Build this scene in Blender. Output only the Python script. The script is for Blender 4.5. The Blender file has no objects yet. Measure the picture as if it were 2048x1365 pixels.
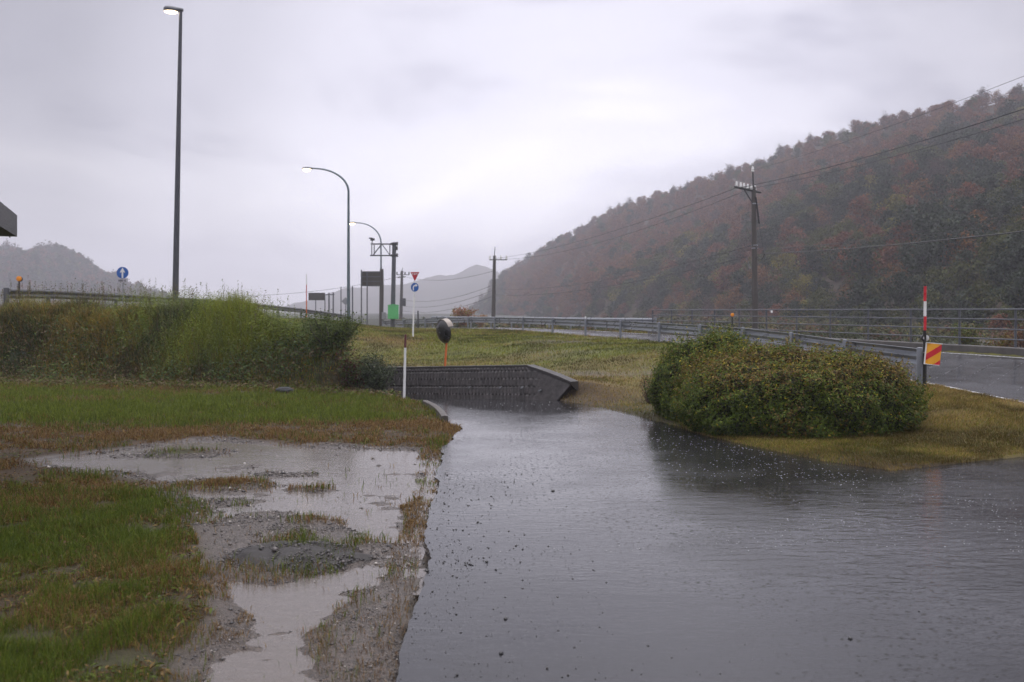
import bpy, bmesh, math, random
import numpy as np
from mathutils import Vector, Matrix

random.seed(7)
R = np.random.default_rng(11)
SC = bpy.context.scene
COL = SC.collection
rad = math.radians

# ------------------------------------------------------------------ camera
F = 1991.0            # focal length in pixels of a 2048 px wide frame (35 mm lens)
EYE = 2.2
HV = 622.0            # row of the horizon
cam_d = bpy.data.cameras.new("camera")
cam = bpy.data.objects.new("camera", cam_d)
COL.objects.link(cam)
cam.location = (0, 0, EYE)
cam.rotation_euler = (rad(90), 0, 0)
cam_d.sensor_width = 36.0
cam_d.lens = 35.0
cam_d.shift_y = -(682.5 - HV) / 2048.0
cam_d.clip_start = 0.1
cam_d.clip_end = 6000
cam_d.dof.use_dof = True
cam_d.dof.focus_distance = 15.0
cam_d.dof.aperture_fstop = 2.4
SC.camera = cam

# ------------------------------------------------------------------ world: overcast rain sky
SUN_EL, SUN_AZ = rad(68), rad(4)
world = bpy.data.worlds.new("World")
SC.world = world
world.use_nodes = True
wn, wl = world.node_tree.nodes, world.node_tree.links
wn.clear()


def node(tree, kind, **kw):
    n = tree.nodes.new(kind)
    for k, v in kw.items():
        if k in n.inputs.keys() if isinstance(k, str) else False:
            n.inputs[k].default_value = v
        else:
            setattr(n, k, v)
    return n


def ramp(tree, stops, interp="LINEAR"):
    n = tree.nodes.new("ShaderNodeValToRGB")
    cr = n.color_ramp
    cr.interpolation = interp
    while len(cr.elements) < len(stops):
        cr.elements.new(0.5)
    for e, (p, c) in zip(cr.elements, stops):
        e.position = p
        e.color = (c, c, c, 1) if not hasattr(c, "__len__") else (*c[:3], 1)
    return n


def build_world():
    t = world.node_tree
    out = t.nodes.new("ShaderNodeOutputWorld")
    bg = t.nodes.new("ShaderNodeBackground")
    bg.inputs["Strength"].default_value = 0.12
    t.links.new(bg.outputs[0], out.inputs[0])
    sky = t.nodes.new("ShaderNodeTexSky")
    sky.sky_type = "NISHITA"
    sky.sun_disc = False
    sky.sun_elevation = SUN_EL
    sky.sun_rotation = SUN_AZ
    tc = t.nodes.new("ShaderNodeTexCoord")
    # light spot in the cloud cover, ahead and a little right
    d = Vector((0.06, 1.0, 0.13)).normalized()
    dot = node(t, "ShaderNodeVectorMath", operation="DOT_PRODUCT")
    t.links.new(tc.outputs["Generated"], dot.inputs[0])
    dot.inputs[1].default_value = d
    glow = ramp(t, [(0.0, .66), (0.60, .66), (0.82, .40), (0.88, .49), (0.935, .74), (0.975, 1.00), (1.0, 1.12)], "EASE")
    t.links.new(dot.outputs["Value"], glow.inputs[0])
    # an overcast sky is brighter overhead than at the horizon
    sepd = t.nodes.new("ShaderNodeSeparateXYZ")
    t.links.new(tc.outputs["Generated"], sepd.inputs[0])
    el = ramp(t, [(0.0, (9.0, 8.75, 9.4)), (0.12, (9.0, 8.8, 9.4)), (0.22, (7.2, 7.05, 7.8)), (0.30, (7.2, 7.05, 7.8)), (0.40, (10.5, 10.3, 11.1)), (0.72, (22.0, 21.7, 22.8)), (1.0, (34.0, 33.5, 35.0))], "EASE")
    t.links.new(sepd.outputs[2], el.inputs[0])
    gl = node(t, "ShaderNodeMix", data_type="RGBA", blend_type="MULTIPLY")
    gl.inputs["Factor"].default_value = 1.0
    t.links.new(el.outputs[0], gl.inputs["A"])
    t.links.new(glow.outputs[0], gl.inputs["B"])
    mp = t.nodes.new("ShaderNodeMapping")
    mp.inputs["Scale"].default_value = (1.0, 1.0, 2.4)
    mp.inputs["Location"].default_value = (0.9, 0.35, 1.1)
    t.links.new(tc.outputs["Generated"], mp.inputs[0])
    n1 = node(t, "ShaderNodeTexNoise")
    n1.inputs["Scale"].default_value = 2.3
    n1.inputs["Detail"].default_value = 4
    n1.inputs["Roughness"].default_value = 0.52
    n1.inputs["Distortion"].default_value = 0.5
    t.links.new(mp.outputs[0], n1.inputs["Vector"])
    r1 = ramp(t, [(0.30, (0.60, 0.60, 0.66)), (0.5, (0.96, 0.955, 0.98)), (0.70, (1.22, 1.205, 1.19))], "EASE")
    t.links.new(n1.outputs["Fac"], r1.inputs[0])
    mul = node(t, "ShaderNodeMix", data_type="RGBA", blend_type="MULTIPLY")
    mul.inputs["Factor"].default_value = 1.0
    t.links.new(gl.outputs["Result"], mul.inputs["A"])
    t.links.new(r1.outputs[0], mul.inputs["B"])
    mix = node(t, "ShaderNodeMix", data_type="RGBA")
    mix.inputs["Factor"].default_value = 0.94
    t.links.new(sky.outputs[0], mix.inputs["A"])
    t.links.new(mul.outputs["Result"], mix.inputs["B"])
    t.links.new(mix.outputs["Result"], bg.inputs["Color"])


build_world()

sun_d = bpy.data.lights.new("sun", "SUN")
sun_d.energy = 1.0
sun_d.angle = rad(40)
sun_d.color = (1.0, 0.965, 0.93)
sun = bpy.data.objects.new("sun", sun_d)
COL.objects.link(sun)
sdir = Vector((math.sin(SUN_AZ) * math.cos(SUN_EL), math.cos(SUN_AZ) * math.cos(SUN_EL), math.sin(SUN_EL)))
sun.rotation_euler = (-sdir).to_track_quat("-Z", "Y").to_euler()
sun.location = (0, 0, 60)

SC.view_settings.view_transform = "Standard"
SC.view_settings.look = "None"
SC.view_settings.exposure = 0.14
SC.view_settings.gamma = 1.0
SC.view_settings.use_curve_mapping = False
cy = SC.cycles
cy.use_denoising = True
cy.max_bounces = 6
cy.diffuse_bounces = 3
cy.glossy_bounces = 3
cy.transmission_bounces = 3
cy.transparent_max_bounces = 6
cy.volume_bounces = 1
cy.sample_clamp_indirect = 6.0

# ------------------------------------------------------------------ pixel <-> place helpers


def at(u, v, d):
    """the place at depth d that the photograph shows at column u, row v"""
    return Vector(((u - 1024) / F * d, d, EYE + (HV - v) / F * d))


def on0(u, v, z=0.0):
    d = (EYE - z) * F / (v - HV)
    return ((u - 1024) / F * d, d)


# ------------------------------------------------------------------ numpy noise


def _hash(ix, iy, seed):
    h = (ix.astype(np.int64) * 374761393 + iy.astype(np.int64) * 668265263 + seed * 974711) & 0x7FFFFFFF
    h = ((h ^ (h >> 13)) * 1274126177) & 0x7FFFFFFF
    return ((h ^ (h >> 16)) & 0xFFFF) / 65535.0


def vnoise(x, y, s, seed=0):
    x = np.asarray(x, float) / s
    y = np.asarray(y, float) / s
    ix, iy = np.floor(x), np.floor(y)
    fx, fy = x - ix, y - iy
    fx = fx * fx * (3 - 2 * fx)
    fy = fy * fy * (3 - 2 * fy)
    a, b = _hash(ix, iy, seed), _hash(ix + 1, iy, seed)
    c, e = _hash(ix, iy + 1, seed), _hash(ix + 1, iy + 1, seed)
    return (a * (1 - fx) + b * fx) * (1 - fy) + (c * (1 - fx) + e * fx) * fy


def fbm(x, y, s, seed=0, octv=4):
    r, a, tot = 0, 1.0, 0
    for i in range(octv):
        r = r + a * vnoise(x, y, s / 2 ** i, seed + i * 17)
        tot += a
        a *= 0.5
    return r / tot


def sstep(a, b, x):
    t = np.clip((np.asarray(x, float) - a) / (b - a), 0, 1)
    return t * t * (3 - 2 * t)


# ------------------------------------------------------------------ mesh helpers


class MB:
    """collects faces and links them as ONE mesh object"""

    def __init__(self):
        self.v, self.f, self.m = [], [], []

    def add(self, vs, fs, mi=0):
        o = len(self.v)
        self.v += [tuple(p) for p in vs]
        self.f += [tuple(i + o for i in f) for f in fs]
        self.m += [mi] * len(fs)
        return self

    def box(self, c, s, rz=0.0, mi=0, rot=None):
        M = rot if rot is not None else Matrix.Rotation(rz, 3, "Z")
        c = Vector(c)
        vs = [c + M @ Vector((x * s[0] / 2, y * s[1] / 2, z * s[2] / 2)) for x in (-1, 1) for y in (-1, 1) for z in (-1, 1)]
        return self.add(vs, [(0, 1, 3, 2), (4, 6, 7, 5), (0, 4, 5, 1), (2, 3, 7, 6), (0, 2, 6, 4), (1, 5, 7, 3)], mi)

    def cyl(self, a, b, r0, r1=None, n=10, mi=0, caps=True):
        r1 = r0 if r1 is None else r1
        return self.tube([a, b], [r0, r1], n, mi, caps)

    def tube(self, pts, rs, n=8, mi=0, caps=True):
        pts = [Vector(p) for p in pts]
        if not hasattr(rs, "__len__"):
            rs = [rs] * len(pts)
        vs, fs = [], []
        prev = None
        for i, p in enumerate(pts):
            d = (pts[min(i + 1, len(pts) - 1)] - pts[max(i - 1, 0)]).normalized()
            ref = prev if prev is not None else (Vector((1, 0, 0)) if abs(d.x) < 0.9 else Vector((0, 1, 0)))
            x = (ref - d * ref.dot(d)).normalized()
            prev = x
            y = d.cross(x)
            for k in range(n):
                a = 2 * math.pi * k / n
                vs.append(p + (x * math.cos(a) + y * math.sin(a)) * rs[i])
        for i in range(len(pts) - 1):
            for k in range(n):
                k2 = (k + 1) % n
                fs.append((i * n + k, i * n + k2, (i + 1) * n + k2, (i + 1) * n + k))
        if caps:
            fs.append(tuple(reversed(range(n))))
            fs.append(tuple((len(pts) - 1) * n + k for k in range(n)))
        return self.add(vs, fs, mi)

    def lathe(self, c, prof, n=16, axis="Z", M=None, mi=0):
        """prof: (radius, height) pairs about a local z axis"""
        c = Vector(c)
        M = M or Matrix.Identity(3)
        vs, fs = [], []
        for r, h in prof:
            for k in range(n):
                a = 2 * math.pi * k / n
                vs.append(c + M @ Vector((r * math.cos(a), r * math.sin(a), h)))
        for i in range(len(prof) - 1):
            for k in range(n):
                k2 = (k + 1) % n
                fs.append((i * n + k, i * n + k2, (i + 1) * n + k2, (i + 1) * n + k))
        fs.append(tuple(reversed(range(n))))
        fs.append(tuple((len(prof) - 1) * n + k for k in range(n)))
        return self.add(vs, fs, mi)

    def prism(self, outline, M, t, mi=0):
        """outline in local x,z ; extruded by t along local y, placed by the 4x4 M"""
        n = len(outline)
        vs = [M @ Vector((x, y, z)) for y in (0, t) for x, z in outline]
        fs = [tuple(range(n)), tuple(reversed(range(n, 2 * n)))]
        fs += [(i, n + i, n + (i + 1) % n, (i + 1) % n) for i in range(n)]
        return self.add(vs, fs, mi)

    def obj(self, name, mats, parent=None, smooth=False, bevel=0.0):
        me = bpy.data.meshes.new(name)
        me.from_pydata(self.v, [], self.f)
        bm = bmesh.new()
        bm.from_mesh(me)
        bmesh.ops.recalc_face_normals(bm, faces=bm.faces)
        bm.to_mesh(me)
        bm.free()
        mats = mats if isinstance(mats, (list, tuple)) else [mats]
        for m in mats:
            me.materials.append(m)
        if len(mats) > 1:
            me.polygons.foreach_set("material_index", self.m)
        if smooth:
            me.shade_smooth()
            me.set_sharp_from_angle(angle=rad(40))
        me.update()
        o = bpy.data.objects.new(name, me)
        COL.objects.link(o)
        if bevel:
            b = o.modifiers.new("bevel", "BEVEL")
            b.width = bevel
            b.segments = 2
            b.limit_method = "ANGLE"
        if parent is not None:
            o.parent = parent
            o.matrix_parent_inverse = Matrix.Translation(-Vector(parent.location))
        return o


def np_mesh(name, verts, faces, mat, colors=None, smooth=False, attr="tint"):
    """verts Nx3, faces list of MxK arrays"""
    me = bpy.data.meshes.new(name)
    verts = np.ascontiguousarray(verts, dtype=np.float32)
    faces = faces if isinstance(faces, list) else [faces]
    me.vertices.add(len(verts))
    me.vertices.foreach_set("co", verts.ravel())
    idx = np.concatenate([f.ravel() for f in faces]).astype(np.int32)
    tot = np.concatenate([np.full(len(f), f.shape[1]) for f in faces]).astype(np.int32)
    st = np.concatenate([[0], np.cumsum(tot)[:-1]]).astype(np.int32)
    me.loops.add(len(idx))
    me.loops.foreach_set("vertex_index", idx)
    me.polygons.add(len(tot))
    me.polygons.foreach_set("loop_start", st)
    me.polygons.foreach_set("loop_total", tot)
    me.update(calc_edges=True)
    if colors is not None:
        at_ = me.color_attributes.new(attr, "FLOAT_COLOR", "POINT")
        c4 = np.ones((len(verts), 4), np.float32)
        c4[:, : colors.shape[1]] = colors
        at_.data.foreach_set("color", c4.ravel())
    if mat is not None:
        for m in mat if isinstance(mat, (list, tuple)) else [mat]:
            me.materials.append(m)
    if smooth:
        me.shade_smooth()
    o = bpy.data.objects.new(name, me)
    COL.objects.link(o)
    return o


def grid_faces(nr, nc):
    i = np.arange(nr - 1)[:, None] * nc + np.arange(nc - 1)[None, :]
    return np.stack([i, i + 1, i + nc + 1, i + nc], -1).reshape(-1, 4)


def thing(name, label, cat, loc=(0, 0, 0), group=None):
    o = bpy.data.objects.new(name, None)
    COL.objects.link(o)
    o.location = loc
    o.empty_display_size = 0.2
    o["label"] = label
    o["category"] = cat
    if group:
        o["group"] = group
    return o


def tag(o, label, cat, group=None):
    o["label"] = label
    o["category"] = cat
    if group:
        o["group"] = group
    return o


def struct(o):
    o["kind"] = "structure"
    return o


def stuff(o):
    o["kind"] = "stuff"
    return o


def copy_tree(root, loc):
    c = root.copy()
    COL.objects.link(c)
    c.location = loc
    for ch in [o for o in bpy.data.objects if o.parent == root]:
        k = ch.copy()
        COL.objects.link(k)
        k.parent = c
        k.matrix_parent_inverse = ch.matrix_parent_inverse
        for g in [o for o in bpy.data.objects if o.parent == ch]:
            q = g.copy()
            COL.objects.link(q)
            q.parent = k
            q.matrix_parent_inverse = g.matrix_parent_inverse
    return c


# ------------------------------------------------------------------ materials


def mat(name, col, rough=0.6, metal=0.0, var=0.0, scale=8.0, bump=0.0, spec=0.5, emit=None, estr=0.0, stretch=(1, 1, 1)):
    m = bpy.data.materials.new(name)
    m.use_nodes = True
    t = m.node_tree
    b = t.nodes["Principled BSDF"]
    b.inputs["Base Color"].default_value = (*col, 1)
    b.inputs["Roughness"].default_value = rough
    b.inputs["Metallic"].default_value = metal
    b.inputs["Specular IOR Level"].default_value = spec
    if emit:
        b.inputs["Emission Color"].default_value = (*emit, 1)
        b.inputs["Emission Strength"].default_value = estr
    if var or bump:
        tc = t.nodes.new("ShaderNodeTexCoord")
        mp = t.nodes.new("ShaderNodeMapping")
        mp.inputs["Scale"].default_value = stretch
        t.links.new(tc.outputs["Object"], mp.inputs[0])
        n = t.nodes.new("ShaderNodeTexNoise")
        n.inputs["Scale"].default_value = scale
        n.inputs["Detail"].default_value = 6
        n.inputs["Roughness"].default_value = 0.6
        t.links.new(mp.outputs[0], n.inputs["Vector"])
        if var:
            r = ramp(t, [(0.28, tuple(c * (1 - var) for c in col)), (0.55, col), (0.75, tuple(min(1, c * (1 + var * 0.6)) for c in col))])
            t.links.new(n.outputs["Fac"], r.inputs[0])
            t.links.new(r.outputs[0], b.inputs["Base Color"])
            rr = ramp(t, [(0.3, max(0.05, rough - 0.15)), (0.7, min(1, rough + 0.12))])
            t.links.new(n.outputs["Fac"], rr.inputs[0])
            t.links.new(rr.outputs[0], b.inputs["Roughness"])
        if bump:
            bp = t.nodes.new("ShaderNodeBump")
            bp.inputs["Strength"].default_value = bump
            bp.inputs["Distance"].default_value = 0.02
            t.links.new(n.outputs["Fac"], bp.inputs["Height"])
            t.links.new(bp.outputs[0], b.inputs["Normal"])
    return m


def leaf_mat(name, rough=0.55, trans=0.28, spec=0.16):
    """leaf or blade colour from the mesh's own per-leaf colour"""
    m = bpy.data.materials.new(name)
    m.use_nodes = True
    t = m.node_tree
    b = t.nodes["Principled BSDF"]
    a = t.nodes.new("ShaderNodeAttribute")
    a.attribute_name = "tint"
    t.links.new(a.outputs["Color"], b.inputs["Base Color"])
    b.inputs["Roughness"].default_value = rough
    b.inputs["Specular IOR Level"].default_value = spec
    if trans:
        tr = t.nodes.new("ShaderNodeBsdfTranslucent")
        t.links.new(a.outputs["Color"], tr.inputs["Color"])
        mx = t.nodes.new("ShaderNodeMixShader")
        mx.inputs[0].default_value = trans
        t.links.new(b.outputs[0], mx.inputs[1])
        t.links.new(tr.outputs[0], mx.inputs[2])
        t.links.new(mx.outputs[0], t.nodes["Material Output"].inputs[0])
    return m


M_LEAF = leaf_mat("leaf")
M_GRASS = leaf_mat("grass_blade", 0.55, 0.3)
M_STONE = leaf_mat("wet_stone", 0.35, 0.0, 0.5)
M_GALV = mat("galvanised_steel", (0.30, 0.31, 0.33), 0.38, 0.75, 0.25, 3.0)
M_RAIL = mat("guardrail_steel", (0.20, 0.215, 0.24), 0.34, 0.5, 0.3, 2.0)
M_POLE = mat("painted_pole", (0.060, 0.063, 0.075), 0.4, 0.2, 0.25, 3.0)
M_TEAL = mat("teal_grey_pole", (0.10, 0.14, 0.16), 0.4, 0.3, 0.25, 3.0)
M_GREYP = mat("grey_steel", (0.095, 0.10, 0.115), 0.45, 0.4, 0.25, 3.0)
M_CONC = mat("concrete", (0.20, 0.19, 0.18), 0.6, 0, 0.45, 6.0, 0.4)
M_CPOLE = mat("concrete_pole", (0.060, 0.052, 0.046), 0.55, 0, 0.4, 3.0, 0.2, stretch=(1, 1, 0.2))
M_BLACK = mat("black_plastic", (0.012, 0.012, 0.013), 0.35, 0, 0.2, 6.0)
M_DARK = mat("dark_grey_paint", (0.035, 0.035, 0.038), 0.45, 0, 0.3, 6.0)
M_BROWN = mat("dark_brown_paint", (0.055, 0.047, 0.042), 0.5, 0, 0.3, 4.0)
M_WHITE = mat("white_paint", (0.72, 0.72, 0.72), 0.4, 0, 0.12, 5.0)
M_RED = mat("red_reflective", (0.55, 0.012, 0.025), 0.35, 0, 0.12, 5.0)
M_DKRED = mat("dark_red_paint", (0.10, 0.018, 0.022), 0.45, 0, 0.2, 5.0)
M_SIGNRED = mat("sign_red", (0.42, 0.012, 0.03), 0.35, 0, 0.1, 5.0)
M_BLUE = mat("sign_blue", (0.008, 0.09, 0.36), 0.35, 0, 0.1, 5.0)
M_YELLOW = mat("sign_yellow", (0.78, 0.36, 0.02), 0.35, 0, 0.12, 5.0)
M_AMBER = mat("amber_reflector", (0.80, 0.27, 0.01), 0.25, 0, 0.1, 8.0)
M_ORANGE = mat("orange_paint", (0.55, 0.12, 0.02), 0.4, 0, 0.2, 5.0)
M_GREEN = mat("green_cabinet_paint", (0.10, 0.42, 0.15), 0.4, 0, 0.12, 3.0)
M_PORC = mat("porcelain", (0.75, 0.74, 0.73), 0.2, 0, 0.1, 9.0)
M_LAMP = mat("lit_lamp", (0.9, 0.8, 0.6), 0.4, emit=(1.0, 0.76, 0.46), estr=9.0)
M_WIRE = mat("cable_sheath", (0.012, 0.012, 0.014), 0.4)
M_BARK = mat("bark", (0.045, 0.036, 0.030), 0.8, 0, 0.4, 6.0, 0.5)
M_LINE = mat("road_line_paint", (0.62, 0.62, 0.62), 0.25, 0, 0.25, 12.0)


def wet_asphalt(name, base=(0.017, 0.0165, 0.018), film=0.04, ripple=1.0, lanes=True):
    m = bpy.data.materials.new(name)
    m.use_nodes = True
    t = m.node_tree
    L = t.links.new
    b = t.nodes["Principled BSDF"]
    tc = t.nodes.new("ShaderNodeTexCoord")
    P = tc.outputs["Object"]

    def noise(s, det=4, ro=0.55, vec=P, dist=0.0):
        n = t.nodes.new("ShaderNodeTexNoise")
        n.inputs["Scale"].default_value = s
        n.inputs["Detail"].default_value = det
        n.inputs["Roughness"].default_value = ro
        n.inputs["Distortion"].default_value = dist
        L(vec, n.inputs["Vector"])
        return n.outputs["Fac"]

    def math_(op, a, c=0.0, e=None):
        n = node(t, "ShaderNodeMath", operation=op)
        for i, x in enumerate((a, c) if e is None else (a, c, e)):
            if isinstance(x, (int, float)):
                n.inputs[i].default_value = x
            else:
                L(x, n.inputs[i])
        return n.outputs[0]

    # aggregate speckle in the base colour
    sp = noise(260, 2, 0.7)
    big = noise(0.7, 5, 0.55)
    mixc = node(t, "ShaderNodeMix", data_type="RGBA")
    L(sp, mixc.inputs["Factor"])
    mixc.inputs["A"].default_value = (*[c * 0.45 for c in base], 1)
    mixc.inputs["B"].default_value = (*[c * 1.6 for c in base], 1)
    L(mixc.outputs["Result"], b.inputs["Base Color"])
    # where the water film stands and where the stones come through
    stand = ramp(t, [(0.40, 0.0), (0.60, 1.0)])
    L(big, stand.inputs[0])
    rr = math_("MULTIPLY_ADD", stand.outputs[0], -0.13, film + 0.13)
    L(rr, b.inputs["Roughness"])
    b.inputs["IOR"].default_value = 1.36
    b.inputs["Specular IOR Level"].default_value = 0.5

    # height: grain, wind ripples, rain rings
    grain = noise(170, 3, 0.7)
    grain = math_("MULTIPLY", grain, math_("MULTIPLY_ADD", stand.outputs[0], -0.00022, 0.00028))
    mp = t.nodes.new("ShaderNodeMapping")
    mp.inputs["Scale"].default_value = (0.55, 1.0, 1.0)
    mp.inputs["Rotation"].default_value = (0, 0, rad(12))
    L(P, mp.inputs[0])
    w1 = math_("MULTIPLY", noise(19, 3, 0.5, mp.outputs[0], 0.4), 0.0014 * ripple)
    w2 = math_("MULTIPLY", noise(55, 2, 0.5, mp.outputs[0], 0.6), 0.00034 * ripple)
    flow = t.nodes.new("ShaderNodeMapping")
    flow.inputs["Scale"].default_value = (0.45, 1.0, 1.0)
    flow.inputs["Rotation"].default_value = (0, 0, rad(-14))
    L(P, flow.inputs[0])
    patch = ramp(t, [(0.40, 0.12), (0.60, 1.0)])
    L(noise(0.42, 4, 0.6, flow.outputs[0]), patch.inputs[0])
    w0 = math_("MULTIPLY", math_("MULTIPLY", noise(8.0, 3, 0.55, flow.outputs[0], 0.8), 0.0058 * ripple), patch.outputs[0])
    h = math_("ADD", math_("ADD", grain, w0), math_("ADD", w1, w2))

    def rings(scale, k, amp):
        vo = t.nodes.new("ShaderNodeTexVoronoi")
        vo.voronoi_dimensions = "2D"
        vo.inputs["Scale"].default_value = scale
        vo.inputs["Randomness"].default_value = 1.0
        L(P, vo.inputs["Vector"])
        sep = t.nodes.new("ShaderNodeSeparateColor")
        L(vo.outputs["Color"], sep.inputs[0])
        d = vo.outputs["Distance"]
        reach = math_("MULTIPLY_ADD", sep.outputs[0], 0.34, 0.05)
        fall = math_("MAXIMUM", math_("SUBTRACT", 1.0, math_("DIVIDE", d, reach)), 0.0)
        s = math_("SINE", math_("MULTIPLY_ADD", d, k, math_("MULTIPLY", sep.outputs[1], 6.28)))
        return math_("MULTIPLY", math_("MULTIPLY", s, fall), amp)

    lively = ramp(t, [(0.38, 0.15), (0.60, 1.0)])
    L(noise(0.55, 3, 0.5), lively.inputs[0])
    h = math_("ADD", h, math_("MULTIPLY", lively.outputs[0], rings(10.0, 60.0, 0.00050 * ripple)))
    h = math_("ADD", h, rings(21.0, 42.0, 0.00022 * ripple))
    bp = t.nodes.new("ShaderNodeBump")
    bp.inputs["Strength"].default_value = 1.0
    bp.inputs["Distance"].default_value = 1.0
    L(h, bp.inputs["Height"])
    L(bp.outputs[0], b.inputs["Normal"])
    return m


M_ASPHALT = wet_asphalt("wet_asphalt")
M_ROAD = wet_asphalt("wet_road_asphalt", (0.028, 0.027, 0.029), 0.10, 1.2)
M_WATER = wet_asphalt("muddy_water", (0.115, 0.092, 0.076), 0.02, 1.0)


def film_of_water(m):
    t = m.node_tree
    b = t.nodes["Principled BSDF"]
    nrm = b.inputs["Normal"].links[0].from_socket
    gl = t.nodes.new("ShaderNodeBsdfGlossy")
    gl.inputs["Roughness"].default_value = .10
    tr = t.nodes.new("ShaderNodeBsdfTransparent")
    tr.inputs["Color"].default_value = (.78, .73, .67, 1)
    body = t.nodes.new("ShaderNodeMixShader")
    body.inputs[0].default_value = .55
    df = t.nodes.new("ShaderNodeBsdfDiffuse")
    df.inputs["Color"].default_value = (.195, .170, .155, 1)
    t.links.new(tr.outputs[0], body.inputs[1])
    t.links.new(df.outputs[0], body.inputs[2])
    fr = t.nodes.new("ShaderNodeFresnel")
    fr.inputs["IOR"].default_value = 1.33
    mx = t.nodes.new("ShaderNodeMixShader")
    t.links.new(nrm, gl.inputs["Normal"])
    t.links.new(nrm, fr.inputs["Normal"])
    t.links.new(fr.outputs[0], mx.inputs[0])
    t.links.new(body.outputs[0], mx.inputs[1])
    t.links.new(gl.outputs[0], mx.inputs[2])
    t.links.new(mx.outputs[0], t.nodes["Material Output"].inputs[0])


film_of_water(M_WATER)

# ------------------------------------------------------------------ lines of the place (metres)


def lane_z(Y):
    Y = np.asarray(Y, float)
    return -0.075 * np.where(Y > 25.4, Y - 24.4, np.where(Y > 23.4, (Y - 23.4) ** 2 / 4.0, 0.0))


def sc(line, k, eye0=1.5):
    """moves a line sketched from eye height eye0 out to k times its distance from the eye"""
    return [(x * k, y * k, EYE + k * (z - eye0)) for x, y, z in line]


XL_Y = [0, 5.9, 11.6, 15.75, 18.8, 19.6, 21.5, 23.05, 24.2, 25.3, 26.6, 28.0, 30.5, 33, 36]
XL_X = [-.58, -.69, -.90, -1.10, -.93, -1.32, -1.68, -2.01, -2.3, -2.65, -3.5, -4.5, -6.3, -8.2, -8.2]
XR_Y = [13.55, 14.45, 16.0, 17.5, 19.2, 21.9, 24.4, 24.9]
XR_X = [5.15, 4.5, 3.84, 3.31, 2.95, 2.16, 1.12, 1.0]


def x_left(Y):
    return np.interp(Y, XL_Y, XL_X)


def x_right(Y):
    return np.interp(Y, XR_Y, XR_X)


def lawn_z(X, Y):
    return np.asarray(X, float) * 0.0


WALL_A = [(1.05, 24.6), (-8.0, 33.0)]        # foot of the retaining wall
VERGE = [(28, 14.3, .08), (20, 14.8, .05), (13, 15.2, .02), (7.69, 14.95, 0.0), (5.75, 13.9, 0.0), (5.15, 13.55, 0.0), (4.5, 14.45, 0.0), (3.88, 16.0, .0), (3.35, 17.5, .0), (3.0, 19.2, .0), (2.22, 21.9, .0), (1.28, 24.2, .0)]
WTOP = [(1.50, 25.0, .39), (.30, 25.4, .79), (-3.30, 28.8, .54), (-8.1, 33.6, .30)]
ROADL = [(28, 15.4, .14), (24, 15.6, .14), (16, 16.0, .16), (12.5, 16.6, .22), (10.7, 17.5, .29), (9.8, 18.7, .37), (9.15, 21.3, .55)] + sc([(7.25, 24, .20), (5.45, 35, .34), (4.65, 39.5, .36), (3.55, 43.5, .37), (2.3, 48, .38), (.95, 52.5, .39), (-.65, 57, .38), (-2.35, 61, .33), (-5.5, 68, .22), (-9.4, 76, .05), (-14, 84, -.1)], 1.11)
ROADR = [(30, 16.6, .25), (25, 17.6, .40), (20, 19.6, .60), (16.8, 22.5, .80)] + sc([(12.75, 25.6, .34), (8.4, 40, .40), (6.4, 46.5, .42), (4.2, 54, .42), (1.6, 62, .38), (-1, 70, .30), (-5.6, 80, .12), (-11, 90, -.1)], 1.11)
FOOT = [(-50, 29.0, .1), (-19, 29.9, .0), (-15.2, 29.6, .0), (-8.8, 28.0, .0), (-5.7, 26.9, .0), (-3.35, 25.5, .0), (-3.3, 26.1, -.06), (-4.7, 28.8, -.30), (-6.3, 30.9, -.46), (-9.0, 34.0, -.6)]
CREST = [(-50, 33.5, 1.75), (-19, 34.2, 1.78), (-14.0, 33.4, 1.80), (-11.1, 32.4, 1.84), (-8.2, 30.9, 1.70), (-6.0, 29.0, 1.50), (-4.75, 27.4, 1.10), (-5.3, 28.5, .95), (-8.0, 31.9, 1.3)]
PLAT = [sc(q, 1.42) for q in [[(-34, 24, 1.45), (-12.0, 25.2, 1.40), (-11.0, 31, 1.32)], [(-11.5, 31, 1.32), (-11.3, 42, 1.15), (-11.5, 52, .85), (-12, 62, .5), (-15, 80, -.05)], [(-24, 25, 1.45), (-24, 45, 1.2), (-24, 62, .5), (-26, 80, 0)]]]
FENCE = sc([(16.6, 17.6, .3), (13.15, 25.6, .36), (8.75, 40, .42), (6.75, 46.3, .44)], 1.11)


def resample(line, step):
    p = np.array(line, float)
    d = np.concatenate([[0], np.cumsum(np.linalg.norm(np.diff(p[:, :2], axis=0), axis=1))])
    n = max(2, int(d[-1] / step) + 1)
    s = np.linspace(0, d[-1], n)
    return np.stack([np.interp(s, d, p[:, k]) for k in range(p.shape[1])], 1)


def resample_n(line, n):
    p = np.array(line, float)
    d = np.concatenate([[0], np.cumsum(np.linalg.norm(np.diff(p[:, :2], axis=0), axis=1))])
    s = np.linspace(0, d[-1], n)
    return np.stack([np.interp(s, d, p[:, k]) for k in range(p.shape[1])], 1)


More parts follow.
